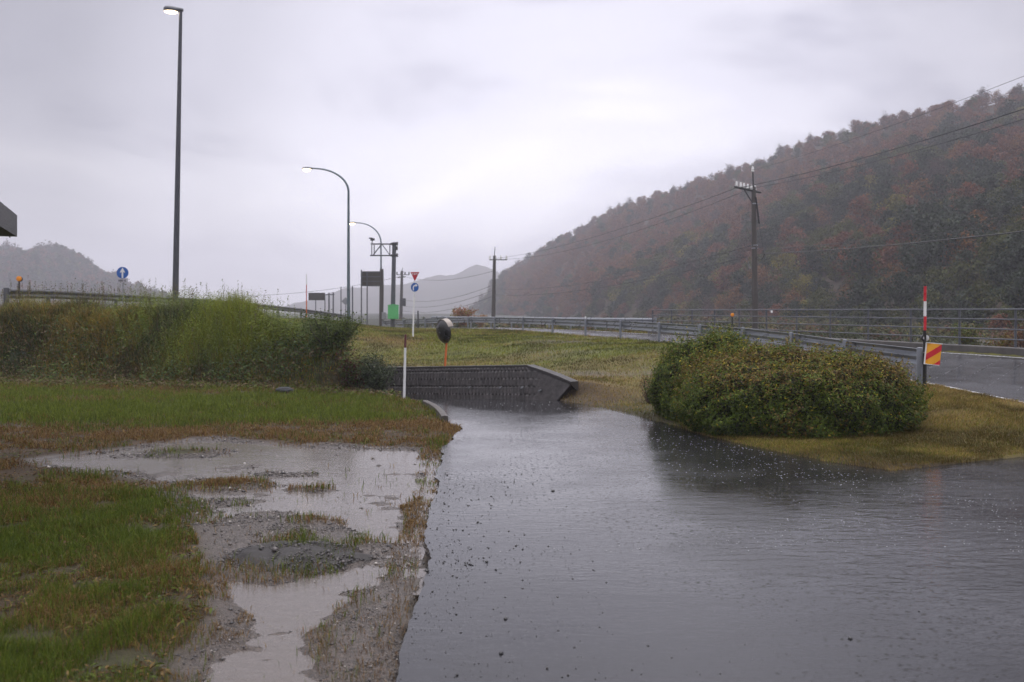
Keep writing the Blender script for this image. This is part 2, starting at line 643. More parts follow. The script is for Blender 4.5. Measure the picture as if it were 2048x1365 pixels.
def control_points():
    c = []
    for ln in (VERGE, ROADL, ROADR, FOOT, CREST, *PLAT):
        c.append(resample(ln, 0.7))
    c.append(resample(WTOP, 0.5))
    # lane
    for Y in np.arange(0, 33, 1.0):
        a, b_ = float(x_left(Y)), float(x_right(Y))
        if Y < 13.5:
            b_ = 26
        xs = np.arange(a, b_, 1.2)
        ytop = np.interp(xs, [w[0] for w in WALL_A][::-1], [w[1] for w in WALL_A][::-1])
        xs = xs[(Y < ytop - 0.2)]
        c.append(np.stack([xs, np.full_like(xs, Y), np.full_like(xs, float(lane_z(Y)))], 1))
    wa = resample([(x, y - .12, float(lane_z(y))) for x, y in WALL_A], 0.5)
    c.append(wa)
    # lawn
    fy = lambda x: np.interp(x, [p[0] for p in FOOT[:6]], [p[1] for p in FOOT[:6]])
    for X in np.arange(-45, -0.5, 1.5):
        for Y in np.arange(0, 30, 1.5):
            if X < x_left(Y) - .3 and Y < fy(X) - 0.6 and Y < 25.5 + 6 * (X < -3.6):
                c.append(np.array([[X, Y, float(lawn_z(X, Y))]]))
    # beyond the road: the ground falls to a low valley floor
    f = resample(FENCE, 1.0)
    c.append(f + np.array([0.15, 0, 0]))
    c.append(f + np.array([5.0, 2.5, -1.6]))
    c.append(f + np.array([14.0, 6, -2.4]))
    far = resample(sc([(6.9, 47, .3), (2.2, 64, .2), (-.2, 71, .1), (-5, 81, .0)], 1.11), 1.5)
    c.append(far)
    c.append(far + np.array([6, 4, -1.3]))
    for X, Y, Z in [(-40, 125, -.6), (-20, 122, -.6), (0, 118, -1.6), (24, 100, -2.4), (40, 60, -2.4), (60, 40, -2.4), (50, 0, 0), (-60, 60, 0), (-60, 10, .4), (27, 5, .0), (25, -20, 0), (0, -20, 0), (-25, -20, 0),
                    (-120, 160, -2.4), (0, 160, -2.5), (120, 160, -2.5), (200, 60, -2.5), (-200, 60, -1.5), (0, 300, -2.5), (-300, 300, -2.5), (300, 300, -2.5), (0, 900, -2.5), (-900, 900, -2.5), (900, 900, -2.5), (900, 0, -2.5), (-900, 0, -2.5), (0, -900, -2.5)]:
        c.append(np.array([[X, Y, Z]], float))
    return np.concatenate(c)


CP = control_points()


def idw(X, Y):
    """smooth ground height through the lines above"""
    P = np.stack([np.ravel(X), np.ravel(Y)], 1).astype(np.float32)
    out = np.empty(len(P), np.float32)
    cp = CP.astype(np.float32)
    for i in range(0, len(P), 6000):
        q = P[i:i + 6000]
        d2 = (q[:, 0:1] - cp[None, :, 0]) ** 2 + (q[:, 1:2] - cp[None, :, 1]) ** 2 + 0.01
        w = 1.0 / (d2 * d2)
        out[i:i + 6000] = (w @ cp[:, 2]) / w.sum(1)
    return out.reshape(np.shape(X))


def poly_sd(X, Y, poly):
    """signed distance to a polygon, positive inside"""
    p = np.array(poly, float)
    d = np.full(np.shape(X), 1e9)
    ins = np.zeros(np.shape(X), bool)
    for (x0, y0), (x1, y1) in zip(p, np.roll(p, -1, 0)):
        ex, ey = x1 - x0, y1 - y0
        t = np.clip(((X - x0) * ex + (Y - y0) * ey) / (ex * ex + ey * ey + 1e-12), 0, 1)
        d = np.minimum(d, np.hypot(X - x0 - t * ex, Y - y0 - t * ey))
        c = ((y0 > Y) != (y1 > Y)) & (X < (x1 - x0) * (Y - y0) / (y1 - y0 + 1e-12) + x0)
        ins ^= c
    return np.where(ins, d, -d)


PUD = [[on0(*q) for q in [(90, 918), (180, 904), (290, 893), (420, 878), (560, 888), (700, 893), (840, 900), (866, 914), (858, 945), (846, 1000), (832, 1060), (808, 1105), (750, 1128), (700, 1142), (735, 1090), (700, 1058), (620, 1030), (540, 1018), (480, 1018), (430, 1035), (400, 1000), (330, 960), (240, 948), (150, 935)]],
       [on0(*q) for q in [(450, 1162), (560, 1165), (680, 1143), (760, 1132), (700, 1180), (650, 1210), (635, 1260), (650, 1310), (610, 1365), (560, 1450), (380, 1450), (410, 1340), (455, 1290), (485, 1220)]]]
GRAV = [[on0(*q) for q in [(390, 985), (560, 1000), (760, 1085), (720, 1150), (450, 1155), (420, 1080)]],
        [on0(*q) for q in [(760, 1125), (845, 1000), (868, 960), (850, 1060), (800, 1250), (770, 1450), (560, 1450), (640, 1310), (620, 1260), (650, 1200)]]]
ISL = [on0(450, 968) + (.65, .44), on0(565, 945) + (.44, .24), on0(620, 975) + (.26, .18), on0(440, 1002) + (.32, .2), on0(370, 905) + (.7, .5), on0(655, 1090) + (.7, .44)]


def ground_fields(X, Y):
    """height and cover (green, straw, gravel) of the ground"""
    z = idw(X, Y)
    wob = (fbm(X, Y, 1.3, 3) - .5) * 1.05 + (fbm(X, Y, 0.30, 5) - .5) * 0.32
    wet = np.maximum(poly_sd(X, Y, PUD[0]), poly_sd(X, Y, PUD[1])) + wob * 0.55
    for cx, cy_, rx, ry in ISL:
        q = np.hypot((X - cx) / rx, (Y - cy_) / ry)
        wet = np.minimum(wet, (q - 1) * min(rx, ry) + wob * .3)
    gr = np.maximum(poly_sd(X, Y, GRAV[0]), poly_sd(X, Y, GRAV[1])) + wob * 0.5
    near = (Y < 19.8) & (X < 0) & (X > -10)
    dl = x_left(Y) - X                      # metres left of the lane
    wetm = np.where(near, wet, -1.0)
    dig = np.where(near, sstep(-0.32, 0.32, wet), 0.0)
    z = z - dig * 0.050
    z = z + np.where(near, ((fbm(X, Y, 0.75, 21, 5) - .5) * 0.075 + (fbm(X, Y, 0.16, 23, 3) - .5) * .046) * (0.35 + dig), 0)
    # lane bed below the asphalt sheet
    xr = np.where(Y < 13.55, 40.0, x_right(Y))
    ytop = np.interp(X, [w[0] for w in WALL_A][::-1], [w[1] for w in WALL_A][::-1])
    inl = np.minimum(np.minimum(-dl, xr - X), ytop - Y)
    inl = np.where(Y < 13.9, -dl, inl)
    vsd = poly_sd(X, Y, [(p[0], p[1]) for p in VERGE[:8]] + [(3.88, 17.8), (28, 17.8)])
    inl = np.where((Y < 17.2) & (X > 3.0), np.minimum(inl, -vsd), inl)
    inl = np.where((X > 5.15) & (vsd < 0) & (Y < 15.6), -vsd, inl)
    inl = np.where((X > -9) & (X < 28) & (Y < 34), inl, -1)
    bed = sstep(-0.03, 0.08, inl + (fbm(X, Y, .3, 77) - .5) * .14 + (fbm(X, Y, 1.2, 78) - .5) * .40 * (X > 3) * (Y < 19))
    z = z - bed * 0.10 + (1 - bed) * np.where((X < 0) & (dl > 0) & (dl < .15) & (Y < 20), -0.02, 0)
    # cut back where the retaining wall stands
    wq = (Y - ytop) * .73
    z = np.where((wq > -.9) & (wq < .42) & (X > -8.1) & (X < 1.2 + .9 * np.maximum(wq, 0)), np.minimum(z, lane_z(Y - np.maximum(wq, 0)) - .12), z)
    # verge stands a little proud of the asphalt
    verge = sstep(0.0, 0.35, np.where(inl < 0, -inl, 0)) * (X > 0)
    z = z + 0.04 * verge * (Y < 45)
    # under the upper road
    rp = ROADL_D, ROADR_D
    rs = poly_sd(X, Y, np.concatenate([rp[0][:, :2], rp[1][::-1, :2]])) if True else 0
    z = z - 0.10 * sstep(-0.02, 0.3, rs)
    rough = (fbm(X, Y, 1.6, 9, 4) - .5) * 0.10 + (fbm(X, Y, .4, 10, 3) - .5) * .04
    z = z + rough * (1 - bed) * np.where(near, .25, 1) * (rs < 0) * sstep(0, .5, np.abs(inl)) * (Y < 90)
    # cover
    n1 = fbm(X, Y, 1.9, 31, 4)
    n2 = fbm(X, Y, 0.6, 37, 4)
    n3 = fbm(X, Y, 5.0, 41, 3)
    g = np.interp(Y, [4.4, 9.2, 10.5, 12.4, 15.4, 18.2, 19.0, 20.0, 23.5, 25.5, 27.5, 40], [.80, .76, .52, .36, .30, .18, .50, .95, 1.0, .80, .45, .3])
    g = g * np.where(X > -4.8, np.interp(X, [-4.8, -2.0], [1, .45]), 1) * np.where((X > -2.8) & (Y > 20), .75, 1)
    g = np.where((X < -3.5) & (Y < 10.8), np.maximum(g, .62), g)
    g = g + (n1 - .5) * 1.9 + (n2 - .5) * .9
    # right side
    gr_r = np.interp(Y, [13, 19, 24, 32, 44, 66], [.30, .38, .40, .60, .72, .7]) + (n3 - .5) * 1.7 + (n1 - .5) * .7
    g = np.where(X > x_right(np.clip(Y, 13.6, 24.9)) - .2, gr_r, g)
    g = np.clip(np.where((Y > 34) | ((Y > ytop + .3) & (X > -8)), gr_r, g), 0, 1)
    gv = np.where(near, np.maximum(sstep(-.26, .14, gr), sstep(-.42, -.06, wet)), 0)
    gv = np.maximum(gv, sstep(.10, .0, np.abs(dl - .02)) * (Y < 24) * .5)
    gv = np.maximum(gv, bed)
    bare = sstep(.56, .70, fbm(X * .6 + Y * .5, Y * .3, 1.6, 91, 4)) * sstep(-1, 3, X) * sstep(22, 27, Y) * .75
    return z, np.clip(g, 0, 1), np.clip(gv, 0, 1), wetm, inl, np.clip(bare, 0, 1)


ROADL_D, ROADR_D = resample_n(ROADL, 120), resample_n(ROADR, 120)


def ground_at(x, y):
    z = ground_fields(np.array([float(x)]), np.array([float(y)]))[0]
    return float(z[0])


# ------------------------------------------------------------------ ground sheet


def ground_material():
    m = bpy.data.materials.new("ground")
    m.use_nodes = True
    t = m.node_tree
    L = t.links.new
    b = t.nodes["Principled BSDF"]
    b.inputs["Specular IOR Level"].default_value = .22
    a = t.nodes.new("ShaderNodeAttribute")
    a.attribute_name = "tint"
    tc = t.nodes.new("ShaderNodeTexCoord")
    n = t.nodes.new("ShaderNodeTexNoise")
    n.inputs["Scale"].default_value = 14
    n.inputs["Detail"].default_value = 8
    n.inputs["Roughness"].default_value = .7
    L(tc.outputs["Object"], n.inputs["Vector"])
    vo = t.nodes.new("ShaderNodeTexVoronoi")
    vo.inputs["Scale"].default_value = 75
    L(tc.outputs["Object"], vo.inputs["Vector"])
    vs = ramp(t, [(0.0, 0.55), (1.0, 1.5)])
    sepv = t.nodes.new("ShaderNodeSeparateColor")
    L(vo.outputs["Color"], sepv.inputs[0])
    L(sepv.outputs[0], vs.inputs[0])
    mul = node(t, "ShaderNodeMix", data_type="RGBA", blend_type="MULTIPLY")
    mul.inputs["Factor"].default_value = 1
    rr = ramp(t, [(.25, .45), (.5, 1.0), (.75, 1.55)])
    L(n.outputs["Fac"], rr.inputs[0])
    L(a.outputs["Color"], mul.inputs["A"])
    L(rr.outputs[0], mul.inputs["B"])
    mul2 = node(t, "ShaderNodeMix", data_type="RGBA", blend_type="MULTIPLY")
    L(a.outputs["Alpha"], mul2.inputs["Factor"])
    L(mul.outputs["Result"], mul2.inputs["A"])
    L(vs.outputs[0], mul2.inputs["B"])
    L(mul2.outputs["Result"], b.inputs["Base Color"])
    ro = ramp(t, [(0.0, .8), (1.0, .26)])
    L(a.outputs["Alpha"], ro.inputs[0])
    L(ro.outputs[0], b.inputs["Roughness"])
    bp = t.nodes.new("ShaderNodeBump")
    bp.inputs["Strength"].default_value = .9
    bp.inputs["Distance"].default_value = .012
    hm = node(t, "ShaderNodeMath", operation="ADD")
    L(n.outputs["Fac"], hm.inputs[0])
    dm = node(t, "ShaderNodeMath", operation="MULTIPLY")
    L(vo.outputs["Distance"], dm.inputs[0])
    dm.inputs[1].default_value = -.6
    L(dm.outputs[0], hm.inputs[1])
    L(hm.outputs[0], bp.inputs["Height"])
    L(bp.outputs[0], b.inputs["Normal"])
    return m


GREEN = np.array([.056, .090, .014])
LIME = np.array([.140, .172, .018])
STRAW = np.array([.235, .155, .052])
RUST = np.array([.130, .062, .024])
GRAVC = np.array([.060, .047, .039])
SOIL = np.array([.050, .036, .024])


def ytop_(X):
    return np.interp(X, [w[0] for w in WALL_A][::-1], [w[1] for w in WALL_A][::-1]) + .4


def build_ground():
    xs = np.concatenate([-np.geomspace(1950, 18, 50)[:-1], np.arange(-18, -9.6, .25), np.arange(-9.6, -1.3, .05), np.arange(-1.3, -.45, .03), np.arange(-.45, 3, .25), np.arange(3, 9.5, .09), np.arange(9.5, 18, .25), np.geomspace(18, 1950, 50)])
    ys = np.concatenate([-np.geomspace(1950, 5, 12)[:-1], np.arange(-5, 4.6, .8), np.arange(4.6, 18.4, .05), np.arange(18.4, 28, .10), np.arange(28, 52, .25), np.geomspace(52, 1950, 70)])
    X, Y = np.meshgrid(xs, ys)
    z, g, gv, wet, inl, bare = ground_fields(X, Y)
    n = fbm(X, Y, .6, 51, 3)[..., None]
    col = SOIL * .45 + (GREEN * .35) * g[..., None] * .6 + (STRAW * .05 + RUST * .16) * (1 - g[..., None]) * .7
    turf = np.array([.085, .092, .016]) * g[..., None] + np.array([.125, .085, .030]) * (1 - g[..., None])
    rt = (sstep(.5, 3.0, X - np.where(Y < ytop_(X), x_right(np.clip(Y, 13.6, 24.9)), -16)) * sstep(13, 14.5, Y))[..., None]
    col = col * (1 - rt) + turf * rt
    col = col * (.7 + .6 * n)
    fyy = np.interp(X, [p[0] for p in FOOT[:6]], [p[1] for p in FOOT[:6]])
    md = (sstep(.2, 1.4, Y - fyy) * (X < -3.4) * (X > -55) * (Y < 36) * (X < -4.2 - (Y - 28) * .75 * (Y > 28)))[..., None]
    col = col * (1 - md) + np.array([.026, .034, .012]) * md
    fr = np.maximum(sstep(0, 2, X - (22.87 - .3 * Y) - .3) * (X > 7), sstep(95, 122, Y))[..., None]
    col = col * (1 - fr) + np.array([.022, .024, .014]) * fr
    col = col * (1 - bare[..., None]) + np.array([.085, .072, .060]) * bare[..., None]
    col = col * (1 - gv[..., None]) + GRAVC * gv[..., None]
    v = np.stack([X, Y, z], -1).reshape(-1, 3)
    c = np.concatenate([col, gv[..., None]], -1).reshape(-1, 4)
    o = np_mesh("ground", v, grid_faces(len(ys), len(xs)), ground_material(), c, True)
    struct(o)
    return o


build_ground()


def build_lane():
    ys = np.concatenate([np.arange(-6, 4.4, .5), np.arange(4.4, 19, .08), np.arange(19, 33.6, .2)])
    jit = (fbm(np.zeros_like(ys), ys, .8, 61, 4) - .5) * .20 + (fbm(np.zeros_like(ys), ys, .16, 63, 2) - .5) * .03
    xl = x_left(ys) + jit * np.where(ys < 20, 1, .6)
    xr = np.full_like(ys, 28.0)
    nc = 110
    t = np.concatenate([np.linspace(0, .02, 8)[:-1], np.linspace(.02, 1, nc - 7)]) ** 1.0
    X = xl[:, None] + (xr - xl)[:, None] * t[None]
    Y = np.repeat(ys[:, None], X.shape[1], 1)
    Z = lane_z(Y) + .012 + (fbm(X, Y, 2.2, 71, 3) - .5) * .012
    # skirt along the broken left edge
    X = np.concatenate([xl[:, None] - .03, X], 1)
    Y = np.concatenate([ys[:, None], Y], 1)
    Z = np.concatenate([Z[:, :1] - .09, Z], 1)
    o = np_mesh("lane", np.stack([X, Y, Z], -1).reshape(-1, 3), grid_faces(*X.shape), M_ASPHALT, smooth=True)
    o.data.set_sharp_from_angle(angle=rad(50))
    struct(o)


build_lane()


def build_road():
    a, b_ = ROADL_D, ROADR_D
    t = np.linspace(0, 1, 16)
    P = a[:, None, :] * (1 - t)[None, :, None] + b_[:, None, :] * t[None, :, None]
    P[..., 2] += .012
    o = np_mesh("upper_road", P.reshape(-1, 3), grid_faces(P.shape[0], P.shape[1]), M_ROAD, smooth=True)
    struct(o)

    def line(name, t0, w, s0=0, s1=120, dash=None):
        side = b_ - a
        ln = np.linalg.norm(side[:, :2], axis=1)[:, None]
        u = side / ln
        base = a + side * t0 if not hasattr(t0, "__len__") else a + u * t0[0]
        A = base - u * w / 2
        B = base + u * w / 2
        q = np.stack([A, B], 1)[s0:s1]
        q[..., 2] += .017
        o = np_mesh(name, q.reshape(-1, 3), grid_faces(len(q), 2), M_LINE)
        struct(o)

    line("road_marking_left_edge", [.32], .15)
    line("road_marking_right_edge", .945, .15)
    # the ramp on the left embankment
    a = resample_n(sc([(-34, 22.2, 1.47), (-18, 23.2, 1.47), (-12.2, 26, 1.46), (-11.4, 31, 1.36), (-11.4, 42, 1.18), (-11.6, 52, .90), (-12.4, 62, .56), (-14.5, 78, .06)], 1.42), 60)
    b_ = resample_n(sc([(-34, 28, 1.5), (-24, 29, 1.5), (-18.5, 33, 1.42), (-17.5, 38, 1.30), (-17.5, 45, 1.1), (-17.5, 55, .8), (-17.8, 64, .5), (-19.5, 79, .04)], 1.42), 60)
    t = np.linspace(0, 1, 8)
    P = a[:, None, :] * (1 - t)[None, :, None] + b_[:, None, :] * t[None, :, None]
    P[..., 2] += .05
    struct(np_mesh("left_ramp_road", P.reshape(-1, 3), grid_faces(*P.shape[:2]), M_ROAD, smooth=True))


build_road()

# muddy standing water in the hollow beside the lane
xs, ys = np.arange(-9.6, -.55, .08), np.arange(4.6, 19.4, .08)
X, Y = np.meshgrid(xs, ys)
wet_ = ground_fields(X, Y)[3]
fc = grid_faces(*X.shape)
wq = wet_.ravel()[fc].max(1) > -.42
fc = fc[wq & (X.ravel()[fc].max(1) < x_left(Y.ravel()[fc].max(1)) + .07)]
used_, inv_ = np.unique(fc, return_inverse=True)
P_ = np.stack([X.ravel(), Y.ravel(), np.full(X.size, -.027)], -1)[used_]
struct(np_mesh("puddle_water", P_, inv_.reshape(-1, 4), M_WATER, smooth=True))

# ------------------------------------------------------------------ vegetation builders


def blades(P, H, W, lean, az, col, bend=0.5):
    """grass blades as tapering folded strips: points, heights, widths, lean (0..1), azimuth, colours"""
    n = len(P)
    dx, dy = np.cos(az), np.sin(az)
    wx, wy = -dy, dx
    tw = R.uniform(0, 2 * np.pi, n)
    wx, wy = np.cos(tw), np.sin(tw)
    v = np.empty((n, 5, 3), np.float32)
    m = H * (0.55)
    off1, off2 = lean * H * .28, lean * H
    h2 = H * np.sqrt(np.clip(1 - (lean * .75) ** 2, .1, 1))
    for k, (o_, h, w) in enumerate([(0, -0.012, 1.0), (0, -0.012, -1.0), (off1, m, .75), (off1, m, -.75)]):
        v[:, k, 0] = P[:, 0] + dx * o_ + wx * W * .5 * w
        v[:, k, 1] = P[:, 1] + dy * o_ + wy * W * .5 * w
        v[:, k, 2] = P[:, 2] + h
    v[:, 4, 0] = P[:, 0] + dx * off2
    v[:, 4, 1] = P[:, 1] + dy * off2
    v[:, 4, 2] = P[:, 2] + h2
    i = np.arange(n)[:, None] * 5
    q = i + np.array([[0, 1, 3, 2]])
    t = i + np.array([[2, 3, 4]])
    return v.reshape(-1, 3), q, t, np.repeat(col, 5, 0)


def leaves(P, N, S, col, aspect=.42, fold=.25):
    """leaf-shaped faces: points, facing directions, lengths, colours"""
    n = len(P)
    a = R.normal(size=(n, 3))
    N = N / np.linalg.norm(N, axis=1, keepdims=True)
    T = a - N * (a * N).sum(1, keepdims=True)
    T /= np.linalg.norm(T, axis=1, keepdims=True) + 1e-9
    B = np.cross(N, T)
    S = np.asarray(S)[:, None]
    v = np.empty((n, 4, 3), np.float32)
    v[:, 0] = P - T * S * .5
    v[:, 1] = P + B * S * aspect * .5 + N * S * fold * .3
    v[:, 2] = P + T * S * .5 - N * S * fold * .4
    v[:, 3] = P - B * S * aspect * .5 + N * S * fold * .3
    f = np.arange(n)[:, None] * 4 + np.array([[0, 1, 2, 3]])
    return v.reshape(-1, 3), f, np.repeat(col, 4, 0)


def join(parts):
    vs, fs, cs, o = [], {}, [], 0
    for p in parts:
        v, c = p[0], p[-1]
        for f in p[1:-1]:
            fs.setdefault(f.shape[1], []).append(f + o)
        vs.append(v)
        cs.append(c)
        o += len(v)
    return np.concatenate(vs), [np.concatenate(x) for x in fs.values()], np.concatenate(cs)


def scatter(n, x0, x1, y0, y1, power=0):
    X = R.uniform(x0, x1, n)
    if power:
        u = R.uniform(0, 1, n)
        Y = y0 * (y1 / y0) ** u
    else:
        Y = R.uniform(y0, y1, n)
    return X, Y


def pick(c, k):
    return np.asarray(c)[k]


def mixc(a, b, t):
    t = np.asarray(t)[:, None]
    return np.asarray(a) * (1 - t) + np.asarray(b) * t


def inview(X, Y, m=120):
    u = 1024 + F * X / np.maximum(Y, .5)
    return (u > -m) & (u < 2048 + m)


# ---- lawn beside the puddle, near and middle distance
def build_lawn():
    X, Y = scatter(620000, -17.5, -.45, 4.6, 31, 1)
    X2, Y2 = scatter(200000, -6.5, -1.2, 4.8, 13)
    X, Y = np.concatenate([X, X2]), np.concatenate([Y, Y2])
    fy = np.interp(X, [p[0] for p in FOOT[:6]], [p[1] for p in FOOT[:6]])
    ok = inview(X, Y, 250) & (X < x_left(Y) - .01) & (Y < fy + 1.2) & (R.uniform(0, 1, len(X)) < np.interp(Y, [6, 20, 31], [1, .85, .8]))
    X, Y = X[ok], Y[ok]
    z, g, gv, wet, inl, bare = ground_fields(X, Y)
    cl = fbm(X, Y, .42, 151, 3)
    dens = np.where(gv > .5, .008, 1.0) * sstep(.34, .60, cl + .14 * g + .10 * (Y > 17))
    dens = np.where((wet > -.5) & (wet < .03), np.maximum(dens * .62, .20 * (cl > .46)), dens)
    dens = np.where((wet >= .03) & (wet < .30), np.maximum(dens, .035 * (cl > .50)), dens)
    dens = np.where((wet > .07), .006 * (cl > .5), dens)
    dl = x_left(Y) - X
    strip = (dl < .12 + .34 * fbm(X, Y, .7, 162, 3)) & (Y > 6.0) & (Y < 17.5)
    dens = np.where(strip, np.maximum(dens, 1.0 * sstep(.36, .5, fbm(X, Y, .6, 160, 3))), dens)
    dens = np.where(strip & (Y < 9.6), dens * .28, dens)
    g = np.where(strip, .06 + .5 * (fbm(X, Y, .4, 163, 2) > .66), g)
    for cx, cy_, rx, ry in ISL:
        q = np.hypot((X - cx) / rx, (Y - cy_) / ry)
        dens = np.where(q < 1, np.maximum(dens, .20 * (cl > .50)), dens)
    k = R.uniform(0, 1, len(X)) < dens
    X, Y, z, g, wet, cl = X[k], Y[k], z[k], g[k], wet[k], cl[k]
    n = len(X)
    isg = R.uniform(0, 1, n) < g
    col = np.where(isg[:, None], mixc(GREEN, LIME, np.clip(R.normal(.45, .3, n) + .35 * sstep(18.6, 20, Y), 0, 1)), mixc(RUST, STRAW, np.clip(R.normal(.5, .35, n), 0, 1)))
    col = col * R.uniform(.55, 1.25, n)[:, None]
    sc_ = np.clip(Y / 6, 1.0, 3.4)
    H = R.uniform(.032, .10, n) * np.where(isg, 1.15, .8) * (1 + .5 * (cl > .6)) * np.interp(Y, [6, 20, 30], [1, 1.2, 1.4])
    H *= np.where(wet > -.42, .8, 1)
    W = .0042 * sc_ * R.uniform(.7, 1.3, n)
    lean = np.clip(np.where(isg, R.normal(.45, .25, n), R.normal(.85, .3, n)), .05, 1.25)
    pt = blades(np.stack([X, Y, z], 1), H, W, lean, R.uniform(0, 6.283, n), col)
    # flat broad weeds and dead leaves among the grass
    X2, Y2 = scatter(52000, -9, -1, 4.6, 22, 1)
    z2, g2, gv2, wet2, *_ = ground_fields(X2, Y2)
    k = (gv2 < .4) & inview(X2, Y2, 200) & (X2 < x_left(Y2) - .1) & (fbm(X2, Y2, .5, 171, 3) > .42)
    X2, Y2, z2, g2 = X2[k], Y2[k], z2[k], g2[k]
    n2 = len(X2)
    dead = R.uniform(0, 1, n2) < .72
    c2 = np.where(dead[:, None], mixc(RUST * .4, STRAW * .9, R.beta(1, 2.2, n2)), mixc(GREEN * .8, LIME, R.uniform(0, .6, n2)))
    N2 = np.stack([R.normal(0, .35, n2), R.normal(0, .35, n2), np.ones(n2)], 1)
    pl = leaves(np.stack([X2, Y2, z2 + R.uniform(.01, .04, n2)], 1), N2, R.uniform(.022, .075, n2), c2, .34)
    v, f, c = join([pt, pl])
    stuff(np_mesh("lawn_grass", v, f, M_GRASS, c))


build_lawn()


# ---- tall weeds on the embankment at the left
def build_weeds():
    fp = np.array(FOOT)
    cp_ = np.array(CREST)
    poly = np.concatenate([fp[:, :2], cp_[::-1, :2] + np.array([-.5, 1.0])])
    X, Y = scatter(480000, -23, -3.2, 25.2, 36)
    sd = poly_sd(X, Y, poly)
    ok = (sd > -.25) & inview(X, Y, 200)
    X, Y, sd = X[ok], Y[ok], sd[ok]
    z = idw(X, Y)
    fd = np.full(len(X), 9.0)
    r = resample(FOOT, .25)
    for i in range(0, len(r), 1):
        fd = np.minimum(fd, np.hypot(X - r[i, 0], Y - r[i, 1]))
    u = 1024 + F * X / Y
    up = sstep(.9, 4.0, fd) * sstep(-9, -15, X) + sstep(.5, 1.7, fd) * (1 - sstep(-9, -15, X))                         # 0 at the foot, 1 on the upper slope
    cl = fbm(X, Y, 1.3, 201, 4)
    cl2 = fbm(X, Y, .5, 205, 3)
    left = sstep(430, 220, u + (cl - .5) * 260)      # brown arching grass at the left end
    right = sstep(520, 640, u + (cl - .5) * 160)
    keep = R.uniform(0, 1, len(X)) < np.clip(.34 + .5 * up, 0, 1) * sstep(.25, .5, cl2 + .15)
    sel = lambda a: a[keep]
    X, Y, z, up, cl, cl2, left, right, fd = map(sel, (X, Y, z, up, cl, cl2, left, right, fd))
    n = len(X)
    big = fbm(X, Y, 2.1, 209, 3)
    H = (.11 + .72 * up * np.clip(.30 + .7 * cl2 + 2.0 * (big - .45), .25, 1.5)) * R.uniform(.45, 1.15, n) * (1 - .12 * right)
    brown = R.uniform(0, 1, n) < np.clip(.08 + .50 * left + .75 * (1 - sstep(.5, 1.7, fd)) + (cl - .55) * .8, 0, .95)
    g = mixc([.036, .060, .016], [.270, .300, .024], np.clip(R.normal(.06, .16, n) + .72 * up * (1 - left) + (cl - .5) * 1.3, 0, 1))
    b_ = mixc([.090, .055, .026], [.36, .235, .045], np.clip(R.normal(.38, .3, n) + (cl - .5) * 1.8, 0, 1))
    col = np.where(brown[:, None], b_, g) * R.uniform(.6, 1.2, n)[:, None]
    lean = np.clip(R.normal(.25, .12, n) + left * R.uniform(0, .75, n), .03, 1.1)
    W = R.uniform(.009, .021, n) * (1 + .5 * (1 - up))
    parts = [blades(np.stack([X, Y, z], 1), H, W, lean, R.uniform(0, 6.283, n), col)]
    # leafy stems: leaves climbing upright stalks (middle and right)
    ns = 4200
    i = R.choice(n, ns, p=(.03 + up) * (1 - .9 * left) / ((.03 + up) * (1 - .9 * left)).sum())
    k = 15
    t = np.tile(np.linspace(.12, 1.02, k), ns)
    b0 = np.repeat(np.stack([X[i], Y[i], z[i]], 1), k, 0)
    hh = np.repeat((.22 + .70 * up[i] * (.5 + cl2[i])) * R.uniform(.6, 1.2, ns), k)
    ang = R.uniform(0, 6.283, ns * k)
    rr = .08 * (1.15 - t) + .016
    bd = np.repeat(R.normal(0, .10, (ns, 2)), k, 0)
    P = b0 + np.stack([np.cos(ang) * rr + bd[:, 0] * t * hh, np.sin(ang) * rr + bd[:, 1] * t * hh, hh * t], 1)
    N = np.stack([np.cos(ang) * .5, np.sin(ang) * .5, R.uniform(.5, 1.2, ns * k)], 1)
    warm = np.repeat(R.uniform(0, 1, ns), k)
    grey = mixc([.052, .080, .046], [.085, .125, .022], warm)
    hi = mixc([.110, .160, .018], [.240, .270, .026], warm)
    c = mixc(grey, hi, np.clip(np.repeat(up[i] * 1.25 - .35 + (cl[i] - .5) * 1.0, k), 0, 1)) * R.uniform(.6, 1.25, ns * k)[:, None]
    parts.append(leaves(P, N, R.uniform(.07, .15, ns * k) * (1.2 - .5 * t), c, .20))
    # broad leaved weeds in clumps low on the slope
    nb = 9000
    wgt = (1.02 - up) * (fd > .6) * sstep(.42, .62, cl) * (1 - .75 * left)
    i = R.choice(n, nb, p=wgt / wgt.sum())
    P = np.stack([X[i] + R.normal(0, .1, nb), Y[i] + R.normal(0, .1, nb), z[i] + np.abs(R.normal(.07, .2, nb)) + .03], 1)
    cb = mixc([.030, .055, .016], [.105, .150, .024], R.beta(1.3, 1.8, nb)) * R.uniform(.6, 1.2, nb)[:, None]
    parts.append(leaves(P, np.stack([R.normal(0, .5, nb), R.normal(-.35, .5, nb), np.full(nb, .9)], 1), R.uniform(.05, .12, nb), cb, .55))
    # seed stalks standing above the crest
    ns = 420
    i = R.choice(n, ns, p=(up ** 4) / (up ** 4).sum())
    hs = R.uniform(.9, 1.5, ns) * (.75 + .25 * up[i])
    cs = mixc([.11, .085, .05], [.13, .15, .035], R.uniform(0, 1, ns) * (1 - left[i] * .7))
    parts.append(blades(np.stack([X[i], Y[i], z[i]], 1), hs, np.full(ns, .014), R.uniform(.02, .14, ns), R.uniform(0, 6.28, ns), cs))
    k = 7
    t = np.tile(np.linspace(.78, 1.0, k), ns)
    P = np.repeat(np.stack([X[i], Y[i], z[i]], 1), k, 0) + np.stack([R.normal(0, .012, ns * k), R.normal(0, .012, ns * k), np.repeat(hs, k) * t], 1)
